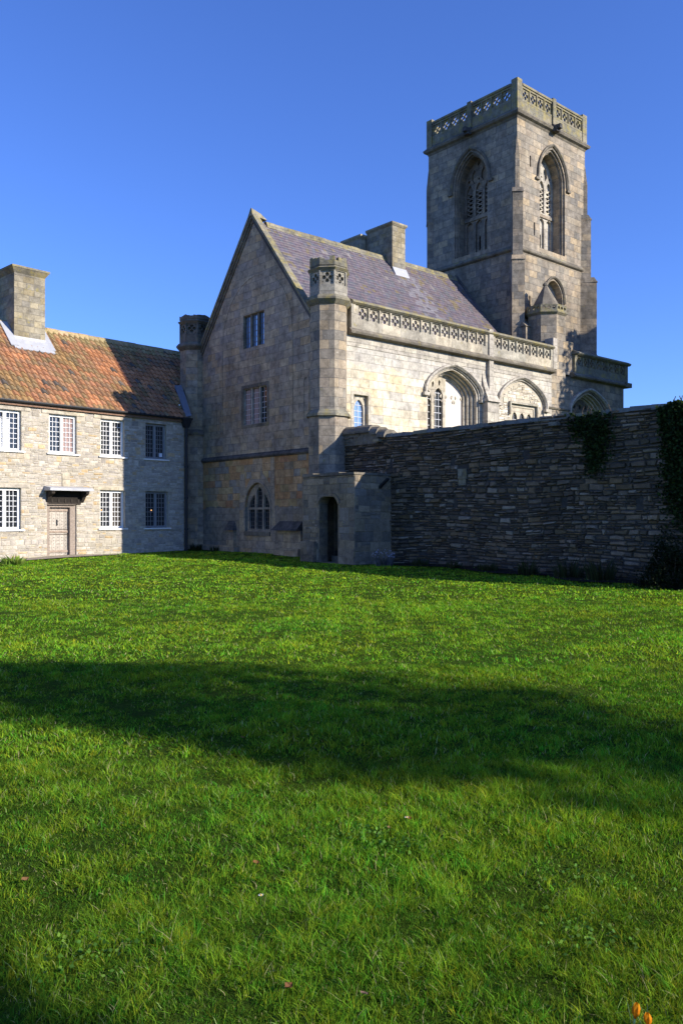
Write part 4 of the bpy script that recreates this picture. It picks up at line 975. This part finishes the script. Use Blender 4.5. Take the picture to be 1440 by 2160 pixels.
def build_porch():
    wx, wy = bw(-1.25, .28); root = empty('stone_porch', (wx, wy, 0), ANG)
    mp = lambda a, z, d: (d, a, z)
    top = lambda n: 3.05
    dh = [(-1.23, .2), (-1.23, 2.12)]+[(-1.23-.0-.88*t, 2.14+.19*(1-abs(2*t-1)**4.5)) for t in (.03, .08, .16, .3, .5, .7, .84, .92, .97)]+[(-2.11, 2.12), (-2.11, .2)]
    mb = MB(); mb.slab([(-2.87, -.2), (-.46, -.2), (-.40, 1.4), (-.38, 2.82), (-.42, 2.84), (-.42, 2.96), (-2.87, 2.96)], [dh], 0, .34, mp); mb.build('front_wall', 'porch_stone', root)
    mb = MB(); mb.box(.341, 1.74, -2.87, -2.57, -.2, 2.96); mb.box(.341, 1.5, -.72, -.44, -.2, 2.96); mb.box(1.3, 1.74, -2.57, -.72, -.2, 2.96); mb.box(.341, 1.7, -2.57, -.72, 2.6, 2.95)
    mb.box(-.13, 0, -1.12, -.44, -.1, .95); mb.box(-.06, 0, -2.89, -2.2, -.1, .78); mb.build('side_wall', 'porch_stone', root)
    st = MB(); rp = random.Random(31); pal = [(.25, .205, .145), (.20, .17, .13), (.29, .23, .15), (.17, .15, .12), (.27, .215, .14), (.22, .195, .16), (.31, .25, .17)]
    rubble(st, mp, -2.87, -.44, -.1, 2.95, [(-2.17, -1.17, -1, 2.42)], (.17, .30), (.24, .55), 0, (.004, .016), pal, .010, None, .0, rp)
    rubble(st, lambda a, z, d: (a, -2.87+d, z), .0, 1.5, -.1, 2.95, [], (.17, .30), (.24, .55), 0, (.004, .016), pal, .010, None, .0, rp)
    st.build('stone_facing', 'rubble', root)
    mb = MB(); rc = random.Random(4); x_ = -2.9
    while x_ < -.5:
        x2 = min(x_+rc.uniform(.3, .55), -.42); t_ = rc.uniform(-.02, .02); mb.box(-.05+rc.uniform(-.015, .015), 1.74, x_, x2-.006, 2.965, 3.05+t_); x_ = x2
    mb.build('coping', 'mould_stone', root)
    mb = MB(); P0 = dh[1:-1]; 
    prof = [(0, 0), (0, -.025), (-.07, -.03), (-.1, 0)]
    mb.sweep([(-1.20, 2.1)]+[(p[0]+(.0), p[1]+.02) for p in dh[2:-2]]+[(-2.14, 2.1)], [(0, 0), (0, -.04), (-.1, -.04), (-.1, 0)], mp); mb.build('hood_mould', 'porch_stone', root)
    d = MB(); x = -2.11
    while x < -1.24: d.slab(rect(x+.006, min(x+.17, -1.23), .3, 2.35), [], .95, 1.0, mp, tint=(random.uniform(.8, 1.3),)*3); x += .175
    do = d.build('door', 'dark_oak', root)
    d = MB()
    for z in (.7, 1.7): d.cut(); d.slab(rect(-2.1, -1.24, z, z+.05), [], .93, .95, mp)
    d.each('strap_hinge', 'iron', do)
    d = MB(); d.box(-.02, .5, -2.1, -1.24, .1, .33); d.box(.5, .95, -2.1, -1.24, .1, .5); d.build('doorstep', 'porch_stone', root)
    # lead spout on the flank
    sp = MB(); M = Matrix.Translation((1.0, -2.9, 2.62)) @ Matrix.Rotation(R(-35), 4, 'X'); sp.box(-.05, .05, -.42, .05, -.03, .03, M=M); sp.build('water_spout', 'iron', root)
    tag(root, 'small flat topped stone porch with dark doorway in front of the turret', 'porch')
def build_pipe():
    root = empty('downpipe', (-6.137+.07*.682+.16*.7313, 31.6+.07*.7313-.16*.682, .3), math.atan2(.7313, .682))
    mb = MB(); mb.prism(0, 0, .05, .15, 4.95, 10); 
    for z in (.9, 2.1, 3.3, 4.5): mb.prism(0, 0, .07, z, z+.07, 10)
    mb.hull([(-.05, -.05, .16), (.05, -.05, .16), (.05, .05, .16), (-.05, .05, .16)], [(-.26, -.1, -.1), (-.16, -.1, -.1), (-.16, .0, -.1), (-.26, .0, -.1)])
    mb.build('pipe', 'iron', root)
    mb = MB(); mb.hull([(-.09, -.07, 4.85), (.09, -.07, 4.85), (.09, .1, 4.85), (-.09, .1, 4.85)], [(-.19, -.12, 5.16), (.19, -.12, 5.16), (.19, .14, 5.16), (-.19, .14, 5.16)]); mb.box(-.21, .21, -.14, .15, 5.16, 5.22); mb.build('hopper', 'iron', root)
    tag(root, 'black iron downpipe with hopper head between the tiled house and the left turret', 'downpipe')

# ================================================================ PLANTS
def leaf_cloud(pts, size, cols, rnd, name, parent=None, flat=0., mat='leaf', aspect=.6):
    n = len(pts); V = np.zeros((n*4, 3)); pts = np.array(pts)
    th = rng.uniform(0, 2*np.pi, n); ph = rng.normal(0, .7, n)*(1-flat); sz = size*rng.uniform(.6, 1.3, n)
    a = np.stack([np.cos(th)*np.cos(ph), np.sin(th)*np.cos(ph), np.sin(ph)], 1)
    r_ = rng.normal(size=(n, 3)); b = np.cross(a, r_); b /= np.linalg.norm(b, axis=1)[:, None]
    V[0::4] = pts-a*sz[:, None]*.5; V[1::4] = pts+b*sz[:, None]*.5*aspect; V[2::4] = pts+a*sz[:, None]*.5; V[3::4] = pts-b*sz[:, None]*.5*aspect
    F = np.arange(n*4).reshape(n, 4)
    me = bpy.data.meshes.new(name); me.vertices.add(n*4); me.vertices.foreach_set('co', V.ravel())
    me.loops.add(n*4); me.loops.foreach_set('vertex_index', F.ravel()); me.polygons.add(n); me.polygons.foreach_set('loop_start', np.arange(n)*4)
    me.update(); c = np.array(cols)[rng.integers(0, len(cols), n)]*rng.uniform(.7, 1.3, (n, 1))
    at = me.attributes.new('tint', 'FLOAT_COLOR', 'FACE'); at.data.foreach_set('color', np.concatenate([c, np.ones((n, 1))], 1).astype(np.float32).ravel())
    me.materials.append(MAT[mat]); o = bpy.data.objects.new(name, me); COL.objects.link(o); o.parent = parent; return o
def limb(mb, p0, p1, r0, r1, n=6):
    d = (Vector(p1)-Vector(p0)); q = d.to_track_quat('Z', 'Y')
    L = lambda p, r: [tuple(Vector(p)+q @ Vector((r*math.cos(2*math.pi*i/n), r*math.sin(2*math.pi*i/n), 0))) for i in range(n)]
    mb.hull(L(p0, r0), L(p1, r1))
def tree(name, x, y, h, crown, nleaf, size, cols, label, group=None, seed=1, trunk_r=.25, nclump=40, fill=.5, cat='tree', lean=None):
    """crown = (cx, cy, z0, z1, radius, shape)"""
    rnd = random.Random(seed); root = empty(name, (x, y, gz(x, y)))
    z0, z1, rad, shape = crown; tr = MB(); limb(tr, (0, 0, -.2), (0, 0, z0), trunk_r, trunk_r*.7); limb(tr, (0, 0, z0), (0, 0, z1*.96), trunk_r*.7, .03)
    clumps = []
    for i in range(nclump):
        t = rnd.random()**.9; z = z0+(z1-z0)*t
        if shape == 'cone': rr = rad*(1-t)**.75+.15
        elif shape == 'pear': rr = rad*(.45 if t < .5 else .45+.55*math.sin((t-.5)/.24*math.pi/2) if t < .74 else max(.12, 1-.9*((t-.74)/.26)**1.3))
        else: rr = rad*math.sqrt(max(.02, 1-(2*t-1)**2))
        a = rnd.uniform(0, 6.283); d = rr*math.sqrt(rnd.random())*.9
        cx, cy = d*math.cos(a), d*math.sin(a)+(lean(z) if lean else 0); clumps.append((cx, cy, z, rr*rnd.uniform(.22, .42)+.15))
        limb(tr, (0, 0, max(z0*.8, z-d*.7)), (cx, cy, z), .05, .012, 5)
    tr.build('trunk', 'bark', root)
    P = []
    per = nleaf//nclump
    for cx, cy, cz, cr in clumps:
        q = rng.normal(size=(per, 3)); q /= np.linalg.norm(q, axis=1)[:, None]; q *= (cr*rng.uniform(.35, 1.05, per)**fill)[:, None]; q[:, 2] *= .75
        P.append(q+np.array([cx, cy, cz]))
    leaf_cloud(np.concatenate(P), size, cols, rnd, 'crown', root)
    tag(root, label, cat, group); return root
GREENS = [(.05, .09, .02), (.07, .11, .025), (.04, .075, .02), (.09, .12, .03)]
DARKG = [(.022, .042, .012), (.03, .05, .015), (.018, .034, .012)]

def ivy(label, cells, n, mp, seed, thick=.16, dens=None):
    root = empty('ivy', (*bw(.25, cells[0][0]), 0)); rnd = random.Random(seed); P = []
    while len(P) < n:
        cn, cz, rn_, rz = rnd.choice(cells); a = rnd.gauss(0, .5)*rn_+cn; z = rnd.gauss(0, .5)*rz+cz
        if z < .2 or abs(a-cn) > rn_*1.1 or abs(z-cz) > rz*1.15: continue
        if z > 4.24+.05*math.sin(a*9): continue
        d = -.05-abs(rnd.gauss(0, thick))
        wx_, wy_ = bw(.25+d, a); P.append((wx_-root.location.x, wy_-root.location.y, z))
    leaf_cloud(P, .07, [(.022, .040, .012), (.034, .056, .015), (.016, .028, .010), (.045, .07, .02)], rnd, 'foliage', root, aspect=.85)
    st = MB()
    for k in range(7):
        cn, cz, rn_, rz = rnd.choice(cells); x, z = cn+rnd.uniform(-.2, .2), max(.2, cz-rz)
        for q in range(6):
            x2, z2 = x+rnd.uniform(-.12, .12), z+rz*.33
            p0 = bw(.25-.06, x); p1 = bw(.25-.06, x2); limb(st, (p0[0]-root.location.x, p0[1]-root.location.y, z), (p1[0]-root.location.x, p1[1]-root.location.y, min(z2, 4.4)), .012, .01, 4); x, z = x2, z2
    st.build('stem', 'bark', root); tag(root, label, 'climbing plant'); return root

def tuft_plant(name, x, y, r, h, n, cols, label, cat, flowers=None, lw=.03, up=.5, group=None):
    root = empty(name, (x, y, gz(x, y))); mb = MB(); rnd = random.Random(int(abs(x*77+y*13)))
    for i in range(n):
        a = rnd.uniform(0, 6.283); d = r*math.sqrt(rnd.random()); bx, by = d*math.cos(a)*.7, d*math.sin(a)*.7
        hh = h*rnd.uniform(.5, 1.1)*(1-.4*d/r); lean = rnd.uniform(.1, .8)*(1-up)+.1; la = a+rnd.uniform(-.8, .8)
        k = rnd.choice(cols); f = rnd.uniform(.7, 1.3); k = tuple(c*f for c in k); w_ = lw*rnd.uniform(.6, 1.3); px, py = -math.sin(la+1.2)*w_, math.cos(la+1.2)*w_
        prev = None
        for s_ in range(4):
            t = s_/3; cx = bx+math.cos(la)*lean*hh*t*t; cy = by+math.sin(la)*lean*hh*t*t; cz = hh*t*(1-.25*t*lean); ww = (1-t**2)*.9+.1
            cur = ((cx-px*ww, cy-py*ww, cz), (cx+px*ww, cy+py*ww, cz))
            if prev: mb.face([prev[0], prev[1], cur[1], cur[0]], k)
            prev = cur
    mb.build('foliage', 'leaf', root, fix=False)
    if flowers:
        fb = MB()
        for i in range(flowers[0]):
            a = rnd.uniform(0, 6.283); z = h*rnd.uniform(.55, 1.05)*(1-.35*(d_/r)**2) if (d_ := r*.8*math.sqrt(rnd.random())) else h; s_ = flowers[2]*rnd.uniform(.6, 1.2)
            fb.prism(d_*math.cos(a), d_*math.sin(a), s_, z, z+s_*1.6, 5, rnd.random(), r1=s_*.5, tint=flowers[1])
        fb.build('flower', 'petal', root, fix=False)
    tag(root, label, cat, group); return root
def crocus(x, y, h, label, tilt):
    root = empty('crocus', (x, y, gz(x, y)+.0)); st = MB(); limb(st, (0, 0, 0), (tilt*.3, 0, h*.55), .003, .003, 5); st.t = [(.5, .6, .3)]*len(st.f); st.build('stalk', 'leaf', root)
    pb = MB()
    for k in range(6):
        a = k*math.pi/3+.2; R_ = .010 if k % 2 else .0085
        rows = [(0, .0, .003), (.3, .95, .0075), (.65, 1.1, .008), (1., .75, .0015)]
        prev = None
        for t, rr, ww in rows:
            cx, cy, cz = tilt*.3+R_*rr*math.cos(a)+tilt*t*.3, R_*rr*math.sin(a), h*.55+t*h*.6
            cur = ((cx+ww*math.sin(a), cy-ww*math.cos(a), cz), (cx-ww*math.sin(a), cy+ww*math.cos(a), cz))
            if prev: pb.face([prev[0], prev[1], cur[1], cur[0]], (.62, .22, .01) if k % 2 else (.68, .29, .015))
            prev = cur
    pb.build('petals', 'petal', root, fix=False)
    lb = MB(); rnd = random.Random(int(x*1000))
    for k in range(9):
        a = rnd.uniform(0, 6.28); l = rnd.uniform(.08, .13); d = .02; prev = None
        for t in (0, .35, .7, 1):
            cx, cy, cz = d*math.cos(a)+l*.5*t*t*math.cos(a), d*math.sin(a)+l*.5*t*t*math.sin(a), l*t*(1-.25*t); ww = .0022*(1.05-t)
            cur = ((cx+ww*math.sin(a), cy-ww*math.cos(a), cz), (cx-ww*math.sin(a), cy+ww*math.cos(a), cz))
            if prev: lb.face([prev[0], prev[1], cur[1], cur[0]], (.10, .16, .07))
            prev = cur
    lb.build('leaf', 'leaf', root, fix=False); tag(root, label, 'flower')
def daisy(x, y, label):
    root = empty('daisy', (x, y, gz(x, y))); s_ = MB(); limb(s_, (0, 0, 0), (0, 0, .055), .0015, .0015, 4); s_.t = [(.1, .2, .04)]*len(s_.f); s_.build('stalk', 'leaf', root)
    p = MB()
    for k in range(12):
        a = k*math.pi/6; b = a+.2
        p.face([(0, 0, .056), (.009*math.cos(a), .009*math.sin(a), .058), (.013*math.cos(a+.12), .013*math.sin(a+.12), .060), (.009*math.cos(a+.3), .009*math.sin(a+.3), .058)], (.8, .8, .78))
    p.build('petals', 'petal', root, fix=False); c = MB(); c.prism(0, 0, .004, .056, .062, 6, r1=.002, tint=(.8, .5, .03)); c.build('centre', 'petal', root, fix=False)
    tag(root, label, 'flower')
def fallen_leaf(x, y, s_, rot, label, col=(.30, .14, .05)):
    col = tuple(c*.65 for c in col)
    mb = MB(); n = 6; L = []
    for i in range(n+1):
        t = i/n; w_ = .42*math.sin(math.pi*min(1, t*.95+.03))**.8; L.append((t-.5, w_, .25*(t-.5)**2+.03*math.sin(7*t)))
    for i in range(n):
        a, b = L[i], L[i+1]
        mb.face([(a[0]*s_, 0, (a[2]-.05)*s_), (b[0]*s_, 0, (b[2]-.05)*s_), (b[0]*s_, b[1]*s_, (b[2]+.16)*s_), (a[0]*s_, a[1]*s_, (a[2]+.16)*s_)], col)
        mb.face([(a[0]*s_, 0, (a[2]-.05)*s_), (b[0]*s_, 0, (b[2]-.05)*s_), (b[0]*s_, -b[1]*s_, (b[2]+.1)*s_), (a[0]*s_, -a[1]*s_, (a[2]+.1)*s_)], tuple(c*.85 for c in col))
    o = mb.build('fallen_leaf', 'leaf', None, fix=False); o.scale = (.72, .72, .72); o.location = (x, y, gz(x, y)+.032); o.rotation_euler = (.2, .15, rot); tag(o, label, 'leaf')

# ================================================================ GRASS
def build_grass():
    f_px = 1725.; CH = []
    def zones(y0, y1, dens, h, w_, segs, mx=.62):
        if mx > 0:
            area = mx*(y1*y1-y0*y0); n = int(area*dens)
            y = np.sqrt(rng.uniform(y0*y0, y1*y1, n)); x = rng.uniform(-mx, mx, n)*y
        else:                                              # the lawn to either side of the view, thinner
            wd_ = 3.2+.35*y0; n = int((y1-y0)*2*wd_*dens*.30); w_ = w_*2.0
            y = rng.uniform(y0, y1, n); sd = np.where(rng.random(n) < .5, -1, 1); x = sd*(.60*y+rng.uniform(0, wd_, n))
        return x, y, h, w_, segs
    # keep clear of the buildings
    oe, on = O
    def keep(x, y):
        e = (x-oe)*dE[0]+(y-on)*dE[1]; n = (x-oe)*dN[0]+(y-on)*dN[1]
        k = ~((e > -.05) & (n > -.6))                      # hall
        k &= ~((e > .2) & (n <= -.3))                       # behind garden wall
        k &= ~((e > -1.5) & (n > -2.9) & (n < -.3))         # porch
        a = (x+6.137)*.682+(y-31.6)*.7313; b = -(x+6.137)*.7313+(y-31.6)*.682
        k &= ~((b > -.02) & (a < 1.5))
        px = (b < -.85-.125*np.clip(-3.2-a, 0, 9)) | (b > -.5) | (a > -3.4)      # path strip
        k &= px | (a < -12)
        return k
    V, F3, F4, C = [], [], [], []; base = 0
    def nz(x, y, s, o): return (np.sin(x*s+o+1.3*np.sin(y*s*.6+o))+np.sin(y*s*1.13+o*2+1.1*np.sin(x*s*.7))+np.sin((x+y)*s*.71+o*3)+np.sin((x-y*1.3)*s*.53+o*5))/4
    Z = [(1.9, 3.6, 40000, .027, .0015, 3, 16, .022, .78), (3.6, 5.6, 19000, .028, .0021, 2, 13, .027, .82), (5.6, 9., 7600, .028, .0038, 2, 10, .034, .88), (9., 15., 2200, .030, .0070, 1, 6, .05, 1.04), (15., 31., 600, .028, .0135, 1, 4, .07, 1.22)]
    Z = [z_+(.62,) for z_ in Z]+[z_+(-1.,) for z_ in Z]+[(.3, 1.9, 24000, .027, .0018, 2, 14, .025, .78, -1.)]
    for y0, y1, dens, h, w_, segs, per, tr, gain, mx_ in Z:
        tx0, ty0, h, w_, segs = zones(y0, y1, dens/per, h, w_, segs, mx_); nt_ = len(tx0)
        tl = rng.uniform(0, 2*np.pi, nt_); tm = rng.normal(size=nt_); thh = np.exp(rng.normal(0, .42, nt_)).clip(.4, 1.75); ts_ = rng.uniform(.5, 1.6, nt_)
        k_ = np.repeat(np.arange(nt_), per); x = tx0[k_]+rng.normal(size=len(k_))*tr*ts_[k_]; y = ty0[k_]+rng.normal(size=len(k_))*tr*ts_[k_]
        m = keep(x, y); x, y, k_ = x[m], y[m], k_[m]; n = len(x)
        q_ = min(1., 7/y0); pat = (.3*nz(x, y, 1.1, 1)+.35*nz(x, y, 3.1, 2))*q_+.75*nz(x, y, 7.3, 4)*nz(x, y, 4.1, 7)+.45*nz(x, y, 13., 9)+.3*nz(x, y, 23., 5)+.22*tm[k_]
        H = h*np.clip(.95+1.0*pat, .25, 2.1)*thh[k_]*rng.uniform(.45, 1.25, n)
        z = .013*y-.004
        gxn = np.clip(((x+40)/.4).astype(int), 0, 199); gyn = np.clip(((y+2)/.4).astype(int), 0, 119)
        z = z+GR[gyn, gxn]
        th = rng.uniform(0, 2*np.pi, n); lean = rng.uniform(.1, 1.3, n)*H; la = tl[k_]+rng.normal(0, .9, n)
        tx, ty = np.cos(la)*lean, np.sin(la)*lean; wx_, wy_ = np.cos(th)*w_*rng.uniform(.7, 1.3, n), np.sin(th)*w_*rng.uniform(.7, 1.3, n)
        g = rng.random(n); mixp = np.clip(.48+.95*pat+.22*rng.normal(size=n), 0, 1)[:, None]
        c = (np.array([.058, .165, .008])*(1-mixp)+np.array([.225, .385, .016])*mixp)*gain  # gain colours far blades brighter, standing in for sun grazing the lawn
        hue = .20*rng.normal(size=nt_)[k_]+.10*rng.normal(size=n)+.16*nz(x, y, 2.3, 6); c = c*np.stack([1.06+1.1*hue, 1-.15*hue, 1.5-.6*hue], 1).clip(.3, 2)
        c = c*(rng.uniform(.6, 1.4, n)*np.exp(.16*rng.normal(size=nt_)[k_]))[:, None]
        dry = g < .035; c[dry] = np.array([.42, .38, .18])*rng.uniform(.6, 1.2, dry.sum())[:, None]
        br = g > .985; c[br] = np.array([.32, .44, .14])
        if segs == 3: ts = [0, .4, .75]
        elif segs == 2: ts = [0, .5]
        else: ts = [0]
        cols_ = []
        for t in ts:
            ww = (1-t*.65)
            for sg_ in (-1, 1):
                cols_.append(np.stack([x+tx*t*t+sg_*wx_*ww, y+ty*t*t+sg_*wy_*ww, z+H*t*(1-.15*t)], 1))
        cols_.append(np.stack([x+tx, y+ty, z+H*.85], 1))
        A = np.stack(cols_, 1); m_ = A.shape[1]; V.append(A.reshape(-1, 3))
        idx = base+np.arange(n)*m_
        for s_ in range(len(ts)-1): F4.append(np.stack([idx+2*s_, idx+2*s_+1, idx+2*s_+3, idx+2*s_+2], 1)); C.append(('4', c))
        k = 2*(len(ts)-1); F3.append(np.stack([idx+k, idx+k+1, idx+k+2], 1)); C.append(('3', c)); base += n*m_
    V = np.concatenate(V); f4 = np.concatenate(F4); f3 = np.concatenate(F3)
    c4 = np.concatenate([c for t, c in C if t == '4']); c3 = np.concatenate([c for t, c in C if t == '3'])
    me = bpy.data.meshes.new('grass'); me.vertices.add(len(V)); me.vertices.foreach_set('co', V.astype(np.float32).ravel())
    me.loops.add(len(f4)*4+len(f3)*3); me.loops.foreach_set('vertex_index', np.concatenate([f4.ravel(), f3.ravel()]).astype(np.int32))
    me.polygons.add(len(f4)+len(f3)); me.polygons.foreach_set('loop_start', np.concatenate([np.arange(len(f4))*4, len(f4)*4+np.arange(len(f3))*3]).astype(np.int32))
    me.update(); cc = np.concatenate([c4, c3]); cc = np.concatenate([cc, np.ones((len(cc), 1))], 1)
    at = me.attributes.new('tint', 'FLOAT_COLOR', 'FACE'); at.data.foreach_set('color', cc.astype(np.float32).ravel())
    me.materials.append(MAT['grass_blade']); o = bpy.data.objects.new('grass', me); COL.objects.link(o); tag(o, 'short green lawn grass with longer tufts in the foreground', 'grass', kind='stuff')
    print('grass blades faces', len(me.polygons))
GR = np.array([[gz(-40+.4*(i+.5), -2+.4*(j+.5))-.013*(-2+.4*(j+.5)) for i in range(200)] for j in range(120)])

build_church(); build_tower(); build_house(); build_garden_wall(); build_porch(); build_pipe()
# path in front of the house
def build_path():
    mb = MB(); A = lambda a, b: (-6.137+a*.682-b*.7313, 31.6+a*.7313+b*.682)
    pts = [(-13, -.72, -2.2), (-9, -.62, -1.75), (-7, -.5, -1.5), (-6, -.35, -1.35), (-5.4, 0, -1.2), (-4.5, 0, -1.05), (-4.2, -.3, -.95), (-3.2, -.6, -.85)]
    for (a0, n0, f0), (a1, n1, f1) in zip(pts, pts[1:]):
        q = [A(a0, f0), A(a1, f1), A(a1, n1), A(a0, n0)]; mb.face([(x, y, gz(x, y)+.035) for x, y in q])
    o = mb.build('path', 'gravel', fix=False); tag(o, kind='structure')
build_path()
# bed of bare earth at the foot of the garden wall
def build_bed():
    mb = MB(); prev = None
    for i in range(30):
        n = -.6-i*.5; wd = .75+.25*math.sin(i*1.1)+.3*(i > 16)
        if n > -3.0: e_in, e_out = (-1.5, -1.5-.3); 
        else: e_in, e_out = .22, .25-wd
        if n > -2.9: continue
        cur = [bw(e_in, n), bw(e_out, n)]
        if prev: mb.face([(x, y, gz(x, y)+.03) for x, y in (prev[0], prev[1], cur[1], cur[0])])
        prev = cur
    o = mb.build('flower_bed', 'soil', fix=False); tag(o, kind='structure')
build_bed()
build_grass()
# plants along the walls
BED = [(.035, .05, .016), (.05, .06, .02), (.06, .055, .025), (.03, .04, .015)]
def at_wall(e, n): return bw(.25+e, n)
tuft_plant('leafy_plant', -9.75, 24.35, .42, .36, 90, [(.14, .22, .03), (.2, .27, .05), (.1, .17, .03)], 'bright green leafy plant on the path edge by the lower left window', 'plant', lw=.05, up=.2)
tuft_plant('leafy_plant', -7.47, 27.75, .2, .14, 26, [(.10, .17, .03), (.13, .2, .04)], 'small weed at the wall foot right of the old plank door', 'plant', lw=.03, up=.2)
x, y = at_wall(-1.15, -3.45); tuft_plant('flowering_shrub', x, y, .42, .46, 150, [(.10, .11, .12), (.13, .13, .15), (.07, .08, .07)], 'low grey shrub with pale lilac flowers beside the porch', 'shrub', flowers=(38, (.36, .35, .44), .02), lw=.012, up=.4)
desc = [('straggly dark plant just right of the lilac shrub under the wall', -.5, -4.3, .35, .3), ('low dark weed under the wall below the single pale block', -.45, -5.5, .3, .26), ('tangled dark plant under the middle of the garden wall', -.5, -6.7, .4, .34),
        ('clump of dry stems under the garden wall left of the hanging ivy', -.5, -8.0, .35, .55), ('dark bushy plant below the hanging ivy patch', -.55, -9.2, .5, .62), ('tall dry stemmed plant right below the hanging ivy', -.6, -10.1, .45, .75)]
for lab, e_, n_, r_, h_ in desc:
    x, y = at_wall(e_, n_); tuft_plant('wall_plant', x, y, r_, h_, 120, BED, lab, 'plant', lw=.014, up=.55)
for lab, e_, n_, r_, h_ in (('small mossy plant at the foot of the gable wall left of the arched window', -.35, 6.4, .3, .3), ('low dark plant by the left turret foot', -.5, 7.6, .35, .34)):
    x, y = bw(e_, n_); tuft_plant('wall_plant', x, y, r_, h_, 90, BED, lab, 'plant', lw=.016, up=.5)
def bush(x, y, r, h, n, lab):
    root = empty('bush', (x, y, gz(x, y))); q = rng.normal(size=(n, 3)); q /= np.linalg.norm(q, axis=1)[:, None]; q *= rng.uniform(.5, 1, n)[:, None]**.5
    lump = 1+.25*np.sin(q[:, 0]*6+q[:, 2]*5)+.15*np.sin(q[:, 1]*9); q = q*lump[:, None]; P = np.stack([q[:, 0]*r, q[:, 1]*r, np.abs(q[:, 2])*h], 1)
    leaf_cloud(P, .06, [(.011, .018, .007), (.015, .023, .008), (.02, .024, .011)], None, 'foliage', root); st = MB()
    for k in range(10): a = k*.63; limb(st, (0, 0, 0), (r*.7*math.cos(a), r*.7*math.sin(a), h*.7), .02, .008, 5)
    st.build('stem', 'bark', root); tag(root, lab, 'bush')
x, y = at_wall(-.7, -11.9); bush(x, y, .62, .95, 6000, 'dark rounded bush at the foot of the wall under the thick ivy')
ivy('thin patch of ivy hanging over the top of the garden wall', [(-9.3, 3.95, .45, .5), (-9.75, 3.75, .4, .7), (-9.6, 3.2, .3, .5)], 2600, None, 3, .045)
ivy('thick curtain of dark ivy covering the right end of the garden wall', [(-11.7, 3.6, .45, 1.0), (-11.9, 2.5, .6, 1.1), (-12.5, 3, .8, 1.3), (-11.6, 4.1, .35, .35), (-13.5, 3, .8, 1.3)], 17000, None, 4, .08)
crocus(.962, 2.70, .085, 'orange crocus, taller left one of two at the bottom right', .02); crocus(1.005, 2.675, .07, 'orange crocus, lower right one of two at the bottom right', -.01)
def clover():
    P = []
    for cx, cy, r_, n in ((.08, 4.28, .16, 190), (.30, 4.15, .12, 90), (.95, 3.3, .16, 110), (-1.0, 3.15, .18, 120), (1.15, 3.75, .2, 90)):
        q = rng.normal(size=(n, 2))*r_*.55
        for a, b in q: P.append((cx+a*1.5, cy+b, gz(cx+a, cy+b)+.02+.018*rng.random()))
    o = leaf_cloud(P, .017, [(.08, .18, .02), (.12, .21, .03), (.06, .14, .02)], None, 'clover', None, flat=.75, aspect=1.)
    tag(o, 'patches of small round clover leaves among the near grass', 'clover', kind='stuff')
clover()
daisy(-.35, 3.56, 'single white daisy in the sunlit grass left of centre'); daisy(.35, 4.40, 'white daisy in the grass near the two brown leaves')
fallen_leaf(.365, 4.45, .05, .4, 'curled brown leaf on the grass beside a daisy, right of centre'); fallen_leaf(.25, 4.33, .042, 1.3, 'pale brown leaf on the grass, left of the curled one', (.34, .22, .1))
fallen_leaf(-.72, 5.95, .06, 2., 'brown leaf lying in the tree shadow at left', (.35, .18, .08)); fallen_leaf(-.41, 3.93, .045, .2, 'thin brown leaf on sunlit grass above the left daisy')
fallen_leaf(-.19, 2.93, .05, .9, 'reddish brown leaf in the grass at the bottom centre', (.28, .12, .06)); fallen_leaf(.08, 2.88, .045, 2.4, 'pinkish brown leaf right of the bottom centre leaf', (.38, .24, .18)); fallen_leaf(-1.45, 3.75, .05, .9, 'brown leaf in the grass near the left edge', (.3, .16, .07))
# ---- trees right of the view: they throw the shadows on the lawn and on the far end of the hall
tree('evergreen_tree', 17.2, -1.1, 11.6, (2.4, 11.6, 1.6, 'pear'), 27000, .155, DARKG, 'narrow evergreen tree right of the lawn whose long shadow crosses it', seed=4, nclump=110, lean=lambda z: .05+.25*min(1, max(0, (z-7.2)/2))-.35*min(1, max(0, z-9.5)))
cx, cy = bw(17.6, 0); cx += 10*SX; cy += 10*SY
tree('yew_tree', cx, cy, 15, (3.5, 14.7, 5.0, 'round'), 90000, .27, DARKG, 'broad yew behind the garden wall shading the far end of the hall', seed=9, nclump=260, trunk_r=.35)
tree('small_tree', 16.4, -5.4, 10.4, (8.9, 11.0, .62, 'round'), 3200, .13, GREENS, 'slim tree with a small high crown right of the lawn near the viewer', seed=12, nclump=26, trunk_r=.10)
print('done')
